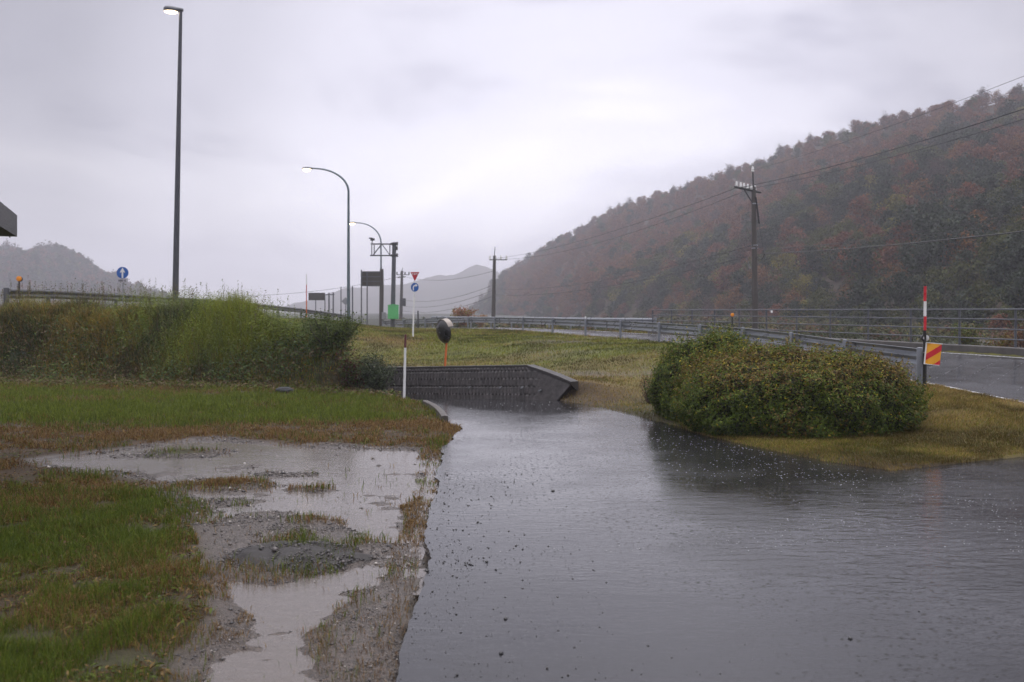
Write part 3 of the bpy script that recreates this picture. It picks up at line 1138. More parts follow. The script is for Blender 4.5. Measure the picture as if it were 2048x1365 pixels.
    parts.append(leaves(P, R.normal(size=(ns * k, 3)), R.uniform(.04, .09, ns * k), np.repeat(cs, k, 0) * 1.1, .4))
    # dry litter at the foot
    nl = 30000
    i = R.choice(n, nl, p=(1.05 - up) / (1.05 - up).sum())
    P = np.stack([X[i] + R.normal(0, .25, nl), Y[i] + R.normal(0, .25, nl), z[i] + R.uniform(.01, .17, nl)], 1)
    cl_ = mixc([.07, .045, .025], [.16, .115, .055], R.uniform(0, 1, nl))
    cl_ = np.where((R.uniform(0, 1, nl) < .38)[:, None], mixc(GREEN * .8, LIME * .8, R.uniform(0, 1, nl)), cl_)
    parts.append(leaves(P, np.stack([R.normal(0, .6, nl), R.normal(0, .6, nl), np.ones(nl)], 1), R.uniform(.055, .14, nl), cl_, .4))
    v, f, c = join(parts)
    stuff(np_mesh("tall_weeds", v, f, M_GRASS, c))


build_weeds()


# ---- short grass on the right bank and on the verge
def build_bank_grass():
    parts = []
    X, Y = scatter(460000, -12.5, 12.5, 13, 74, 1)
    X2, Y2 = scatter(260000, 3.2, 11.5, 13.4, 24)
    X, Y = np.concatenate([X, X2]), np.concatenate([Y, Y2])
    z, g, gv, wet, inl, bare = ground_fields(X, Y)
    rs = poly_sd(X, Y, np.concatenate([ROADL_D[:, :2], ROADR_D[::-1, :2]]))
    xr = np.where(Y < 24.9, x_right(np.clip(Y, 13.6, 24.9)), 1.0)
    ytop = np.interp(X, [w[0] for w in WALL_A][::-1], [w[1] for w in WALL_A][::-1])
    ok = (gv < .3) & (rs < -.02) & (X > np.where(Y < 24.9, .9, -20)) & inview(X, Y, 200) & ((Y > ytop + .75) | (X > xr + .04)) & (inl < .02) & (X > -3.2 - np.maximum(Y - 27.5, 0) * .95)
    ok &= R.uniform(0, 1, len(X)) < (1 - .8 * bare)
    X, Y, z, g = X[ok], Y[ok], z[ok], g[ok]
    n = len(X)
    isg = R.uniform(0, 1, n) < np.clip(g * .9, 0, .9)
    near = sstep(30, 20, Y)
    pt_ = fbm(X, Y, 1.1, 223, 4)
    olive = mixc([.065, .085, .012], [.190, .200, .022], np.clip(R.normal(.5, .3, n), 0, 1))
    straw = mixc([.105, .068, .026], [.300, .215, .072], np.clip(R.normal(.38, .3, n) + .25 * near, 0, 1))
    col = np.where(isg[:, None], olive, straw) * (R.uniform(.55, 1.2, n) * (.55 + .9 * sstep(.32, .62, pt_)))[:, None]
    H = R.uniform(.03, .09, n) * np.interp(Y, [13, 28, 66], [.85, 1.1, 2.0])
    W = .0034 * np.clip(Y / 9, 1.2, 7) * R.uniform(.7, 1.3, n)
    wind = fbm(X, Y, 1.1, 221, 3) * 9 + R.normal(0, .5, n)
    lean = np.clip(R.normal(.85, .25, n), .2, 1.25)
    parts.append(blades(np.stack([X, Y, z], 1), H, W, lean, wind, col))
    v, f, c = join(parts)
    stuff(np_mesh("bank_grass", v, f, M_GRASS, c))


build_bank_grass()


# ---- loose stones
OCT_V = np.array([(1, 0, 0), (0, 1, 0), (-1, 0, 0), (0, -1, 0), (0, 0, 1), (0, 0, -1)], float)
OCT_F = np.array([(0, 1, 4), (1, 2, 4), (2, 3, 4), (3, 0, 4), (1, 0, 5), (2, 1, 5), (3, 2, 5), (0, 3, 5)])


def stones(P, S, col):
    n = len(P)
    v = OCT_V[None] * R.uniform(.55, 1.3, (n, 6, 1)) * S[:, None, None] * np.array([1, 1, .62])
    a = R.uniform(0, 6.28, n)
    c, s = np.cos(a)[:, None], np.sin(a)[:, None]
    x, y = v[..., 0] * c - v[..., 1] * s, v[..., 0] * s + v[..., 1] * c
    v = np.stack([x, y, v[..., 2]], -1) + P[:, None, :]
    f = (np.arange(n)[:, None, None] * 6 + OCT_F[None]).reshape(-1, 3)
    return v.reshape(-1, 3), f, np.repeat(col, 6, 0)


def build_stones():
    X, Y = scatter(170000, -6.6, -.45, 4.6, 17.5, 1)
    z, g, gv, wet, inl, bare = ground_fields(X, Y)
    dens = np.where(wet < .0, .9, np.where(wet < .16, .55, .12)) * (gv > .4) * (inl < .03)
    dens *= .12 + .8 * sstep(.42, .62, fbm(X, Y, .4, 231, 3))
    k = (R.uniform(0, 1, len(X)) < dens) & inview(X, Y, 150) & (X < x_left(Y) + .02)
    X, Y, z = X[k], Y[k], z[k]
    n = len(X)
    S = np.exp(R.normal(math.log(.0042), .45, n)) * np.clip(Y / 6, 1.15, 2.2)
    c = mixc([.030, .028, .030], [.17, .145, .125], np.clip(R.beta(1.2, 2.6, n), 0, 1))
    c = np.where((R.uniform(0, 1, n) < .05)[:, None], np.array([.42, .38, .34]), c)
    p1 = stones(np.stack([X, Y, z + S * .25], 1), S, c)
    # grit washed on to the asphalt
    m = 1500
    Xa = x_left(R.uniform(3.4, 11, m)) + np.abs(R.exponential(.7, m)) + .02
    u = R.uniform(0, 1, m)
    Ya = 4.8 * (13.5 / 4.8) ** u
    Xa = x_left(Ya) + np.abs(R.exponential(.8, m)) + .02
    kk = 26
    Xa[:kk] = -.36 + R.normal(0, .09, kk)
    Ya[:kk] = 8.6 + R.normal(0, .22, kk)
    Sa = np.exp(R.normal(math.log(.0030), .4, m)) * np.clip(Ya / 5, 1.1, 2.4)
    Sa[:kk] *= 1.7
    big = [on0(1001, 1313) + (.020,), on0(1010, 1243) + (.019,), on0(1700, 1283) + (.024,), on0(1148, 1300) + (.012,), on0(853, 1147) + (.026,), on0(1094, 1342) + (.013,)]
    Xa = np.concatenate([Xa, [b[0] for b in big]])
    Ya = np.concatenate([Ya, [b[1] for b in big]])
    Sa = np.concatenate([Sa, [b[2] for b in big]])
    ca = mixc([.010, .010, .011], [.05, .045, .04], R.uniform(0, 1, len(Xa)))
    p2 = stones(np.stack([Xa, Ya, lane_z(Ya) + .012 + Sa * .3], 1), Sa, ca)
    lx, ly = on0(585, 1112, .0)
    q = 2600
    a, rr = R.uniform(0, 6.28, q), np.sqrt(R.uniform(0, 1.15, q))
    Xl, Yl = lx + .68 * rr * np.cos(a), ly + .58 * rr * np.sin(a)
    kl = fbm(Xl, Yl, .22, 707, 3) > .42
    Xl, Yl, rr = Xl[kl], Yl[kl], rr[kl]
    Sl = np.exp(R.normal(math.log(.0085), .4, len(Xl)))
    Zl = np.maximum(.085 * (1 - np.clip(rr, 0, 1) ** 2.2) - .012, -.012) + Sl * .2
    p3 = stones(np.stack([Xl, Yl, Zl], 1), Sl, mixc([.018, .017, .018], [.13, .11, .10], R.beta(1.1, 2.2, len(Xl))))
    v, f, c = join([p1, p2, p3])
    stuff(np_mesh("loose_gravel", v, f, M_STONE, c))


build_stones()


# ---- hedge bushes of the verge
def bush(name, label, c, hw, hd, z0, ztop, warm, nl, seed, flat=2.6):
    """clipped bush: inner twigs, a dark inner mass of leaves and an outer skin of leaves"""
    r = np.random.default_rng(seed)
    root = thing(name, label, "bush", (c[0], c[1], z0))
    hz = (ztop - z0)

    def surf(n, shrink=0.0):
        d = r.normal(size=(n, 3))
        d[:, 2] = np.abs(d[:, 2]) * 1.0 - .12
        d /= np.linalg.norm(d, axis=1, keepdims=True)
        e = flat
        k = (np.abs(d[:, 0]) ** e + np.abs(d[:, 1]) ** e + np.abs(d[:, 2]) ** e) ** (-1 / e)
        lump = 1 + .26 * (fbm(d[:, 0] * 2.2 + seed, d[:, 1] * 2.2 + d[:, 2] * 1.7, .7, seed, 3) - .5) + .24 * (fbm(d[:, 0] * 5 + seed, d[:, 1] * 5 + d[:, 2] * 4, .6, seed + 3, 2) - .5)
        k = k * lump * (1 - shrink)
        p = d * k[:, None] * np.array([hw, hd, hz * 1.0])
        # tucked in towards the base
        t = np.clip(p[:, 2] / hz, 0, 1)
        tuck = .88 + .12 * sstep(0, .30, t)
        p[:, 0] *= tuck
        p[:, 1] *= tuck
        p[:, 2] = np.maximum(p[:, 2], .02)
        return p, d

    p, d = surf(nl)
    depth = np.abs(r.exponential(.10, nl))
    p = p - d * depth[:, None]
    z = p[:, 2] / hz
    # sprigs sticking out of the clipped skin
    ns = nl // 38
    ps, ds = surf(ns)
    sp = []
    for k in range(7):
        q = ps + (ds * .6 + np.array([0, 0, .6])) * (.025 + .022 * k) * r.uniform(.4, 1.3, (ns, 1)) + r.normal(0, .008, (ns, 3))
        sp.append(q)
    sp = np.concatenate(sp)
    P = np.concatenate([p, sp])
    D = np.concatenate([d, np.tile(ds, (7, 1))])
    n = len(P)
    N = D * .7 + r.normal(0, .55, (n, 3)) + np.array([0, 0, .45])
    zz = P[:, 2] / hz
    patch = fbm(P[:, 0] * 1.0 + seed, P[:, 1] + P[:, 2] * .8, .45, seed + 7, 3)
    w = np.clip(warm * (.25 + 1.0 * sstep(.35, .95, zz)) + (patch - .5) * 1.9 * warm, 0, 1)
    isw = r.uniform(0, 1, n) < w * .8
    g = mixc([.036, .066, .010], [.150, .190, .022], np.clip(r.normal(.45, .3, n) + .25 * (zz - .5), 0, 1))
    b_ = mixc([.085, .054, .018], [.235, .155, .036], np.clip(r.normal(.45, .3, n), 0, 1))
    c_ = np.where(isw[:, None], b_, g)
    yl = r.uniform(0, 1, n) < np.where(np.arange(n) >= nl, .06, .016) * (1 + 2 * sstep(.5, 1, zz))
    c_ = np.where(yl[:, None], mixc([.20, .18, .02], [.36, .28, .02], r.uniform(0, 1, n)), c_)
    c_ = c_ * r.uniform(.65, 1.25, n)[:, None]
    off = np.array([c[0], c[1], z0])
    v, f, cc = leaves(P + off, N, r.uniform(.036, .074, n), c_, .42)
    o = np_mesh("foliage", v, f, M_LEAF, cc)
    o.parent = root
    o.matrix_parent_inverse = Matrix.Translation(-Vector(root.location))
    # inner leaves
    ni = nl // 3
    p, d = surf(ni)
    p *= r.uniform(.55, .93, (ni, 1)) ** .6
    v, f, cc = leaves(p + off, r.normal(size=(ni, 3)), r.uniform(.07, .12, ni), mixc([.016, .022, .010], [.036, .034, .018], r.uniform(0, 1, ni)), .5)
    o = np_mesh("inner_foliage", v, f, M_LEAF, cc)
    o.parent = root
    o.matrix_parent_inverse = Matrix.Translation(-Vector(root.location))
    mb = MB()
    for k in range(46):
        a = r.uniform(0, 6.28)
        b0 = off + np.array([math.cos(a) * hw * r.uniform(.05, .6), math.sin(a) * hd * r.uniform(.05, .6), -.06])
        p, d = surf(1)
        tip = off + p[0] * .88
        mid = (b0 + tip) / 2 + np.array([0, 0, .12])
        mb.tube([b0, mid, tip], [.014, .009, .004], 5)
    mb.obj("stems", M_BARK, root)
    return root


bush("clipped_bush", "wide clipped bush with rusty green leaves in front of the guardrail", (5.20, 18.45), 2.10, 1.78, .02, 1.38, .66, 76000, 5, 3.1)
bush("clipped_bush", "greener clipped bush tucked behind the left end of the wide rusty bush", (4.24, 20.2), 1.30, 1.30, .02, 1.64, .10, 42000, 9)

# ------------------------------------------------------------------ hills and woods


def skyline_at(tab, u):
    return np.interp(u, [p[0] for p in tab], [p[1] for p in tab])


HILL_SKY = [(925, 632), (945, 618), (975, 590), (985, 562), (1005, 543), (1060, 508), (1110, 474), (1180, 440), (1240, 404), (1300, 384), (1380, 359), (1450, 336), (1520, 316), (1600, 277), (1700, 252), (1760, 232), (1860, 213), (1950, 198), (2048, 176), (2300, 130), (2700, 90)]
HILL_DR = [(925, 616), (945, 612), (985, 604), (1060, 578), (1200, 522), (1500, 399), (1800, 315), (2048, 262), (2300, 224), (2700, 184)]
HILL_DF = [(925, 595), (945, 585), (1000, 440), (1200, 250), (1500, 150), (1800, 98), (2048, 78), (2300, 62), (2700, 50)]


def hill_point(u, t):
    """place on the wooded hill: column u, and t = 0 at the foot, 1 on the ridge, beyond 1 down the back"""
    u, t = np.asarray(u, float), np.asarray(t, float)
    dr, df = skyline_at(HILL_DR, u), skyline_at(HILL_DF, u)
    zr = EYE + (HV - skyline_at(HILL_SKY, u)) / F * dr - np.interp(u, [925, 985, 1060, 1300, 2048], [1, 2.8, 4.2, 4.4, 2.6])
    d = df + (dr - df) * t
    tt = np.clip(t, 0, 1)
    prof = tt ** 0.92 * (1 - .10 * np.sin(tt * math.pi))
    z = -2.6 + (zr + 2.6) * np.where(t <= 1, prof, 1 - .9 * (t - 1) ** 1.3)
    x = (u - 1024) / F * d
    z = z + (fbm(x, d, 40, 301, 3) - .5) * 9.0 * np.sin(np.clip(tt, 0, 1) * math.pi) ** .7
    return x, d, z


def build_hill():
    us = np.linspace(925, 2700, 130)
    ts = np.concatenate([[-.25], np.linspace(0, 1, 40), np.linspace(1.05, 1.9, 14)])
    U, T = np.meshgrid(us, ts)
    x, d, z = hill_point(U, T)
    z = np.where(T < 0, -4, z)
    n = fbm(x, d, 7, 311, 3)[..., None]
    col = np.array([.030, .026, .018]) * (1 - n) + np.array([.055, .036, .022]) * n
    m = leaf_mat("hill_litter", .9, 0, .2)
    o = np_mesh("hill", np.stack([x, d, z], -1).reshape(-1, 3), grid_faces(len(ts), len(us)), m, col.reshape(-1, 3), True)
    struct(o)


build_hill()


def tree_mesh(name, seed, h, w, kind):
    """tapered trunk with limbs and a crown of leaf clumps; kinds: evergreen, leafy, sparse, conifer"""
    r = np.random.default_rng(seed)
    mb = MB()
    th = h * r.uniform(.32, .45)
    lean = r.normal(0, .03, 2) * h
    top = Vector((lean[0], lean[1], h * .86))
    mb.tube([(0, 0, -.6), (lean[0] * .3, lean[1] * .3, th), tuple(top)], [h * .022, h * .016, h * .004], 6)
    cl, limbs = [], []
    nl = {"evergreen": 17, "leafy": 18, "sparse": 24, "conifer": 16}[kind]
    for i in range(nl):
        f = (i + .5) / nl
        zz = th * .75 + (h * .93 - th * .75) * f
        a = i * 2.4 + r.normal(0, .35)
        if kind == "conifer":
            rad_ = w * .5 * (1.05 - f) * r.uniform(.75, 1.1)
        else:
            rad_ = w * .5 * math.sin(math.pi * (.20 + .74 * f)) * r.uniform(.62, 1.08)
        tip = Vector((lean[0] * f + math.cos(a) * rad_, lean[1] * f + math.sin(a) * rad_, zz + rad_ * r.uniform(.05, .35)))
        st = Vector((lean[0] * f, lean[1] * f, max(th * .7, zz - rad_ * .45)))
        mid = (st + tip) / 2 + Vector((0, 0, -rad_ * .06))
        mb.tube([st, mid, tip], [h * .009 * (1.1 - .6 * f), h * .006, h * .0015], 5)
        limbs.append((st, mid, tip, rad_))
        if kind == "sparse":
            for q in range(5):
                b0 = mid.lerp(tip, r.uniform(0, .9))
                b1 = b0 + Vector(r.normal(0, 1, 3)) * .10 * w + Vector((0, 0, .13 * h * r.uniform(.4, 1.2)))
                mb.tube([b0, b1], [h * .0035, h * .001], 4, caps=False)
                cl.append((b1, .12 * w))
        cl.append((tip, (.20 if kind != "conifer" else .13) * w * r.uniform(.75, 1.2)))
        cl.append((mid, .17 * w * r.uniform(.7, 1.1)))
    cl.append((top + Vector((0, 0, h * .06)), .15 * w))
    per = {"evergreen": 34, "leafy": 30, "sparse": 7, "conifer": 30}[kind]
    P, N, C = [], [], []
    for c, rr in cl:
        d = r.normal(size=(per, 3))
        d /= np.linalg.norm(d, axis=1, keepdims=True)
        p = np.array(c) + d * rr * (r.uniform(.35, 1.0, (per, 1)) ** .6) * np.array([1.1, 1.1, .78])
        P.append(p)
        N.append(d * .6 + r.normal(0, .6, (per, 3)) + np.array([0, 0, .5]))
        C.append(np.full(per, r.uniform(.68, 1.30)))
    P, N, C = map(np.concatenate, (P, N, C))
    s = r.uniform(.40, .82, len(P)) * (w / 7.5) * (1.0 if kind != "sparse" else .8)
    sh = C * r.uniform(.7, 1.25, len(P))
    v, f, c = leaves(P, N, s, np.repeat(sh[:, None], 3, 1), .7, .3)
    tv, tf = np.array(mb.v), mb.f
    return v, f, c, tv, tf


def make_tree_kind(name, seed, h, w, kind, c0, c1):
    v, f, c, tv, tf = tree_mesh(name, seed, h, w, kind)
    r = np.random.default_rng(seed + 1)
    k = len(v) // 4
    base = mixc(c0, c1, np.clip(r.beta(1.4, 1.6, k), 0, 1))
    base = np.repeat(base, 4, 0) * c
    allv = np.concatenate([v, tv])
    allc = np.concatenate([base, np.tile(np.array([[.050, .042, .037]]), (len(tv), 1))])
    bysz = {}
    for q in tf:
        bysz.setdefault(len(q), []).append(q)
    fl = [f] + [np.array(x) + len(v) for x in bysz.values()]
    o = np_mesh(name, allv, fl, M_LEAF, allc)
    return o, (allv, fl, allc)


KINDS = {}
SPEC = [("evergreen", "dark_evergreen", 9.5, 7.6, "evergreen", [.012, .022, .013], [.032, .046, .020], 4),
        ("olive", "olive_tree", 8.5, 7.4, "leafy", [.036, .050, .012], [.095, .095, .018], 3),
        ("rust", "rust_red_tree", 9.0, 7.2, "leafy", [.085, .032, .019], [.205, .080, .038], 4),
        ("orange", "orange_brown_tree", 8.5, 6.8, "sparse", [.100, .048, .020], [.25, .115, .035], 3),
        ("bare", "half_bare_tree", 10.0, 7.0, "sparse", [.055, .040, .034], [.105, .060, .045], 3),
        ("yellow", "yellow_green_tree", 8.0, 7.6, "leafy", [.085, .085, .014], [.230, .185, .025], 2)]
for ky, nm, h, w, kd, c0, c1, cnt in SPEC:
    KINDS[ky] = [make_tree_kind(nm, 400 + 31 * i + 7 * len(KINDS), h * (1 + .08 * (i - 1)), w * (1 + .1 * ((i * 7) % 3 - 1)), kd, c0, c1) for i in range(cnt)]

WORDS = {"evergreen": "dark rounded evergreen", "olive": "dull olive tree", "rust": "rust red tree", "orange": "thin orange brown tree", "bare": "almost bare tree", "yellow": "yellow green bushy tree"}
MARKS = [(987, "by the far utility pole"), (1060, "right of the far utility pole"), (1130, "above the end of the bank wall"), (1210, "over the middle of the long guardrail"), (1290, "over the start of the pipe fence"), (1370, "left of the amber marker"), (1440, "near the amber marker"), (1505, "behind the concrete utility pole"), (1560, "just right of the concrete utility pole"), (1630, "over the wide bush"), (1710, "over the right half of the wide bush"), (1790, "left of the red and white pole"), (1850, "behind the red and white pole"), (1920, "right of the red and white pole"), (1990, "near the right edge"), (2050, "at the right edge"), (2150, "beyond the right edge")]


def build_wood():
    pts = []
    r = np.random.default_rng(77)
    u = 935.0
    while u < 2260:
        dr, df = float(skyline_at(HILL_DR, u)), float(skyline_at(HILL_DF, u))
        L_ = dr - df
        dm = (dr + df) / 2
        rows = max(2, int(L_ / 4.5))
        for k in range(rows + 1):
            t = k / rows
            uu = u + r.normal(0, .26) * 6.5 / dm * F + (k % 2) * 3.0 / dm * F
            tt = min(1.03, max(0.0, t + r.normal(0, .22) / rows))
            x, d, z = hill_point(uu, tt)
            pts.append((float(uu), tt, float(x), float(d), float(z)))
        for q in range(4):
            uu = u + r.uniform(0, 4.4) / dm * F
            tt = r.uniform(.93, 1.04)
            x, d, z = hill_point(uu, tt)
            pts.append((float(uu), tt + 1.0, float(x), float(d), float(z)))
        u += 4.4 / dm * F
    # the nearest few bushy trees at the foot, seen through the fence
    recs = []
    for uu, tt, x, d, z in pts:
        small = tt > 1.5
        tt = tt - 1.0 if small else tt
        a = fbm(np.array([x]), np.array([d]), 46, 321, 3)[0]
        b_ = r.uniform()
        hi = tt * .50 + a * .95 + (1750 - uu) / 2300
        if uu < 1010:
            ky = r.choice(["evergreen", "olive", "yellow", "bare"], p=[.45, .25, .15, .15])
        elif tt > .90 and uu < 1850:
            ky = r.choice(["bare", "orange", "rust", "olive", "evergreen"], p=[.24, .22, .34, .14, .06])
        elif tt > .93 and r.uniform() < .3:
            ky = r.choice(["bare", "orange", "rust"], p=[.34, .26, .40])
        elif hi > .80:
            ky = r.choice(["rust", "orange", "evergreen", "bare", "olive"], p=[.62, .18, .10, .05, .05])
        elif hi > .62:
            ky = r.choice(["rust", "olive", "evergreen", "orange", "yellow", "bare"], p=[.16, .26, .38, .06, .05, .09])
        else:
            ky = r.choice(["evergreen", "olive", "yellow", "orange", "rust"], p=[.48, .36, .05, .05, .06])
        recs.append((d, ky, uu, tt, x, z, r.uniform(0, 6.28), r.uniform(.46, .72) * (.78 if small else .74 if tt < .10 else 1.0 if tt < .85 else .85)))
    recs.sort(key=lambda q: q[0])
    # within view first
    recs.sort(key=lambda q: 0 if q[2] < 2110 else 1)
    used = set()
    rest = []
    for i, (d, ky, uu, tt, x, z, rz, s) in enumerate(recs):
        k = int(r.integers(len(KINDS[ky])))
        src, arr = KINDS[ky][k]
        if i < 296:
            if src.name in used:
                o = src.copy()
                COL.objects.link(o)
            else:
                o = src
                used.add(src.name)
            o.location = (x, d, z - .9)
            o.rotation_euler = (0, 0, rz)
            o.scale = (s, s, s * (1.0 + .12 * math.sin(i)))
            hgt = "at the hill foot" if tt < .12 else "low on the hill" if tt < .38 else "halfway up the hill" if tt < .64 else "high on the hill" if tt < .9 else "on the hill ridge"
            mk = min(MARKS, key=lambda q: abs(q[0] - uu))[1]
            tag(o, f"{WORDS[ky]} {hgt} {mk}", "tree", "trees on the wooded hill")
        else:
            rest.append((arr, (x, d, z - .9), rz, s))
    for lst in KINDS.values():
        for src, arr in lst:
            if src.name not in used and src.get("label") is None:
                bpy.data.objects.remove(src)
    return rest


def merge_trees(name, lst, mat_):
    vs, fs, cs, o = [], {}, [], 0
    for arr, p, rz, s in lst:
        v, fl, c = arr
        cc, ss = math.cos(rz), math.sin(rz)
        q = np.stack([v[:, 0] * cc - v[:, 1] * ss, v[:, 0] * ss + v[:, 1] * cc, v[:, 2]], 1) * s + np.array(p)
        vs.append(q)
        cs.append(c)
        for f in fl:
            fs.setdefault(f.shape[1], []).append(f + o)
        o += len(v)
    return stuff(np_mesh(name, np.concatenate(vs), [np.concatenate(x) for x in fs.values()], mat_, np.concatenate(cs)))


_rest = build_wood()
if _rest:
    merge_trees("distant_wood", _rest, M_LEAF)


# scrub between the road and the foot of the hill
def build_scrub():
    n = 2600
    Y = R.uniform(24, 150, n)
    X = (22.87 - .3 * Y) + 2.5 + R.uniform(0, 1, n) ** .8 * np.interp(Y, [24, 60, 150], [34, 48, 70])
    k = (Y < np.interp(X / Y * F + 1024, [p[0] for p in HILL_DF], [p[1] for p in HILL_DF]) + 8) & inview(X, Y, 300) & (X > np.interp(Y, [52, 60, 69, 78, 89, 100, 160], [7.3, 4.9, 2.1, -.8, -5.8, -11.7, -32]) + 4)
    X, Y = X[k], Y[k]
    z = idw(X, Y)
    n = len(X)
    per = 46
    rr = np.repeat(R.uniform(.5, 1.25, n), per)
    d = R.normal(size=(n * per, 3))
    d /= np.linalg.norm(d, axis=1, keepdims=True)
    d[:, 2] = np.abs(d[:, 2])
    P = np.repeat(np.stack([X, Y, z], 1), per, 0) + d * rr[:, None] * np.array([1.15, 1.15, 1.15]) * R.uniform(.45, 1, (n * per, 1))
    kind_ = R.uniform(0, 1, n)
    c = np.where((kind_ < .62)[:, None], np.array([.040, .050, .016]), np.where((kind_ < .84)[:, None], np.array([.110, .098, .022]), np.array([.105, .050, .026])))
    c = np.repeat(c * R.uniform(.6, 1.3, n)[:, None], per, 0) * R.uniform(.6, 1.3, n * per)[:, None]
    v, f, cc = leaves(P, d + R.normal(0, .5, d.shape) + np.array([0, 0, .4]), R.uniform(.14, .30, n * per) * np.repeat(np.interp(Y, [24, 150], [.75, 1.9]), per), c, .55)
    stuff(np_mesh("undergrowth", v, f, M_LEAF, cc))


build_scrub()


# far ridges, each a solid hill with its own distance
def ridge(name, tab, D, depth, bumps, seed, col):
    us = np.linspace(tab[0][0], tab[-1][0], 240)
    ts = np.linspace(-1, 1, 30)
    U, T = np.meshgrid(us, ts)
    zr = EYE + (HV - skyline_at(tab, U)) / F * D
    d = D + T * depth
    x = (U - 1024) / F * D * np.where(T < 0, 1, 1)
    prof = np.clip(1 - np.abs(T) ** 1.25, 0, 1)
    z = -6 + (zr + 6) * prof
    z = z + (fbm(x, d, bumps * 3, seed, 4) - .5) * bumps * 1.5 * prof ** .5
    n = fbm(x, d, bumps * 1.5, seed + 4, 4)[..., None]
    c = np.array(col[0]) * (1 - n) + np.array(col[1]) * n
    m = leaf_mat(name + "_cover", .9, 0, .1)
    return struct(np_mesh(name, np.stack([x, d, z], -1).reshape(-1, 3), grid_faces(*U.shape), m, c.reshape(-1, 3), True)), (us, zr, D, depth)


DKC = ([.020, .026, .016], [.060, .042, .028])
LEFT_SKY = [(-700, 560), (-420, 500), (-160, 470), (0, 499), (40, 510), (62, 522), (85, 510), (110, 506), (135, 508), (175, 530), (215, 556), (260, 576), (310, 596), (380, 620), (460, 640)]
MID_SKY = [(480, 640), (620, 606), (655, 590), (700, 578), (760, 573), (815, 566), (860, 557), (905, 549), (930, 540), (955, 530), (985, 538), (1010, 552), (1060, 556), (1150, 560), (1300, 575)]
ridge("left_hill", LEFT_SKY, 680, 200, 7.0, 601, DKC)
ridge("far_hill", MID_SKY, 1450, 300, 9.0, 611, DKC)


def ridge_wood(name, tab, D, depth, n, seed, keys, size, u0, u1):
    r = np.random.default_rng(seed)
    lst = []
    for i in range(n):
        u = r.uniform(u0, u1)
        T = -r.uniform(0, .75) ** 1.4
        zr = EYE + (HV - float(skyline_at(tab, u))) / F * D
        z = -6 + (zr + 6) * (1 - abs(T) ** 1.25)
        ky = r.choice(keys)
        src, arr = KINDS_ARR[ky][int(r.integers(len(KINDS_ARR[ky])))]
        v, fl, c = arr
        lst.append(((v, fl, c), ((u - 1024) / F * D, D + T * depth, z - size * 3.0), r.uniform(0, 6.28), size * r.uniform(.75, 1.15)))
    return merge_trees(name, lst, M_LEAF)


def light_arr(ky):
    """a coarser crown for trees nearly half a kilometre off"""
    out = []
    for src, (v, fl, c) in KINDS[ky]:
        f = fl[0][::9]
        idx = f.ravel()
        vv = v[idx].reshape(-1, 4, 3)
        ctr = vv.mean(1, keepdims=True)
        vv = ctr + (vv - ctr) * 3.0
        out.append((None, (vv.reshape(-1, 3), [np.arange(len(idx)).reshape(-1, 4)], c[idx])))
    return out


KINDS_ARR = {k: light_arr(k) for k in ("evergreen", "olive", "rust", "bare")}
ridge_wood("left_hill_wood", LEFT_SKY, 680, 200, 1700, 5, ["evergreen", "evergreen", "rust", "olive", "bare"], .78, -120, 470)

# ------------------------------------------------------------------ retaining wall of the underpass lane


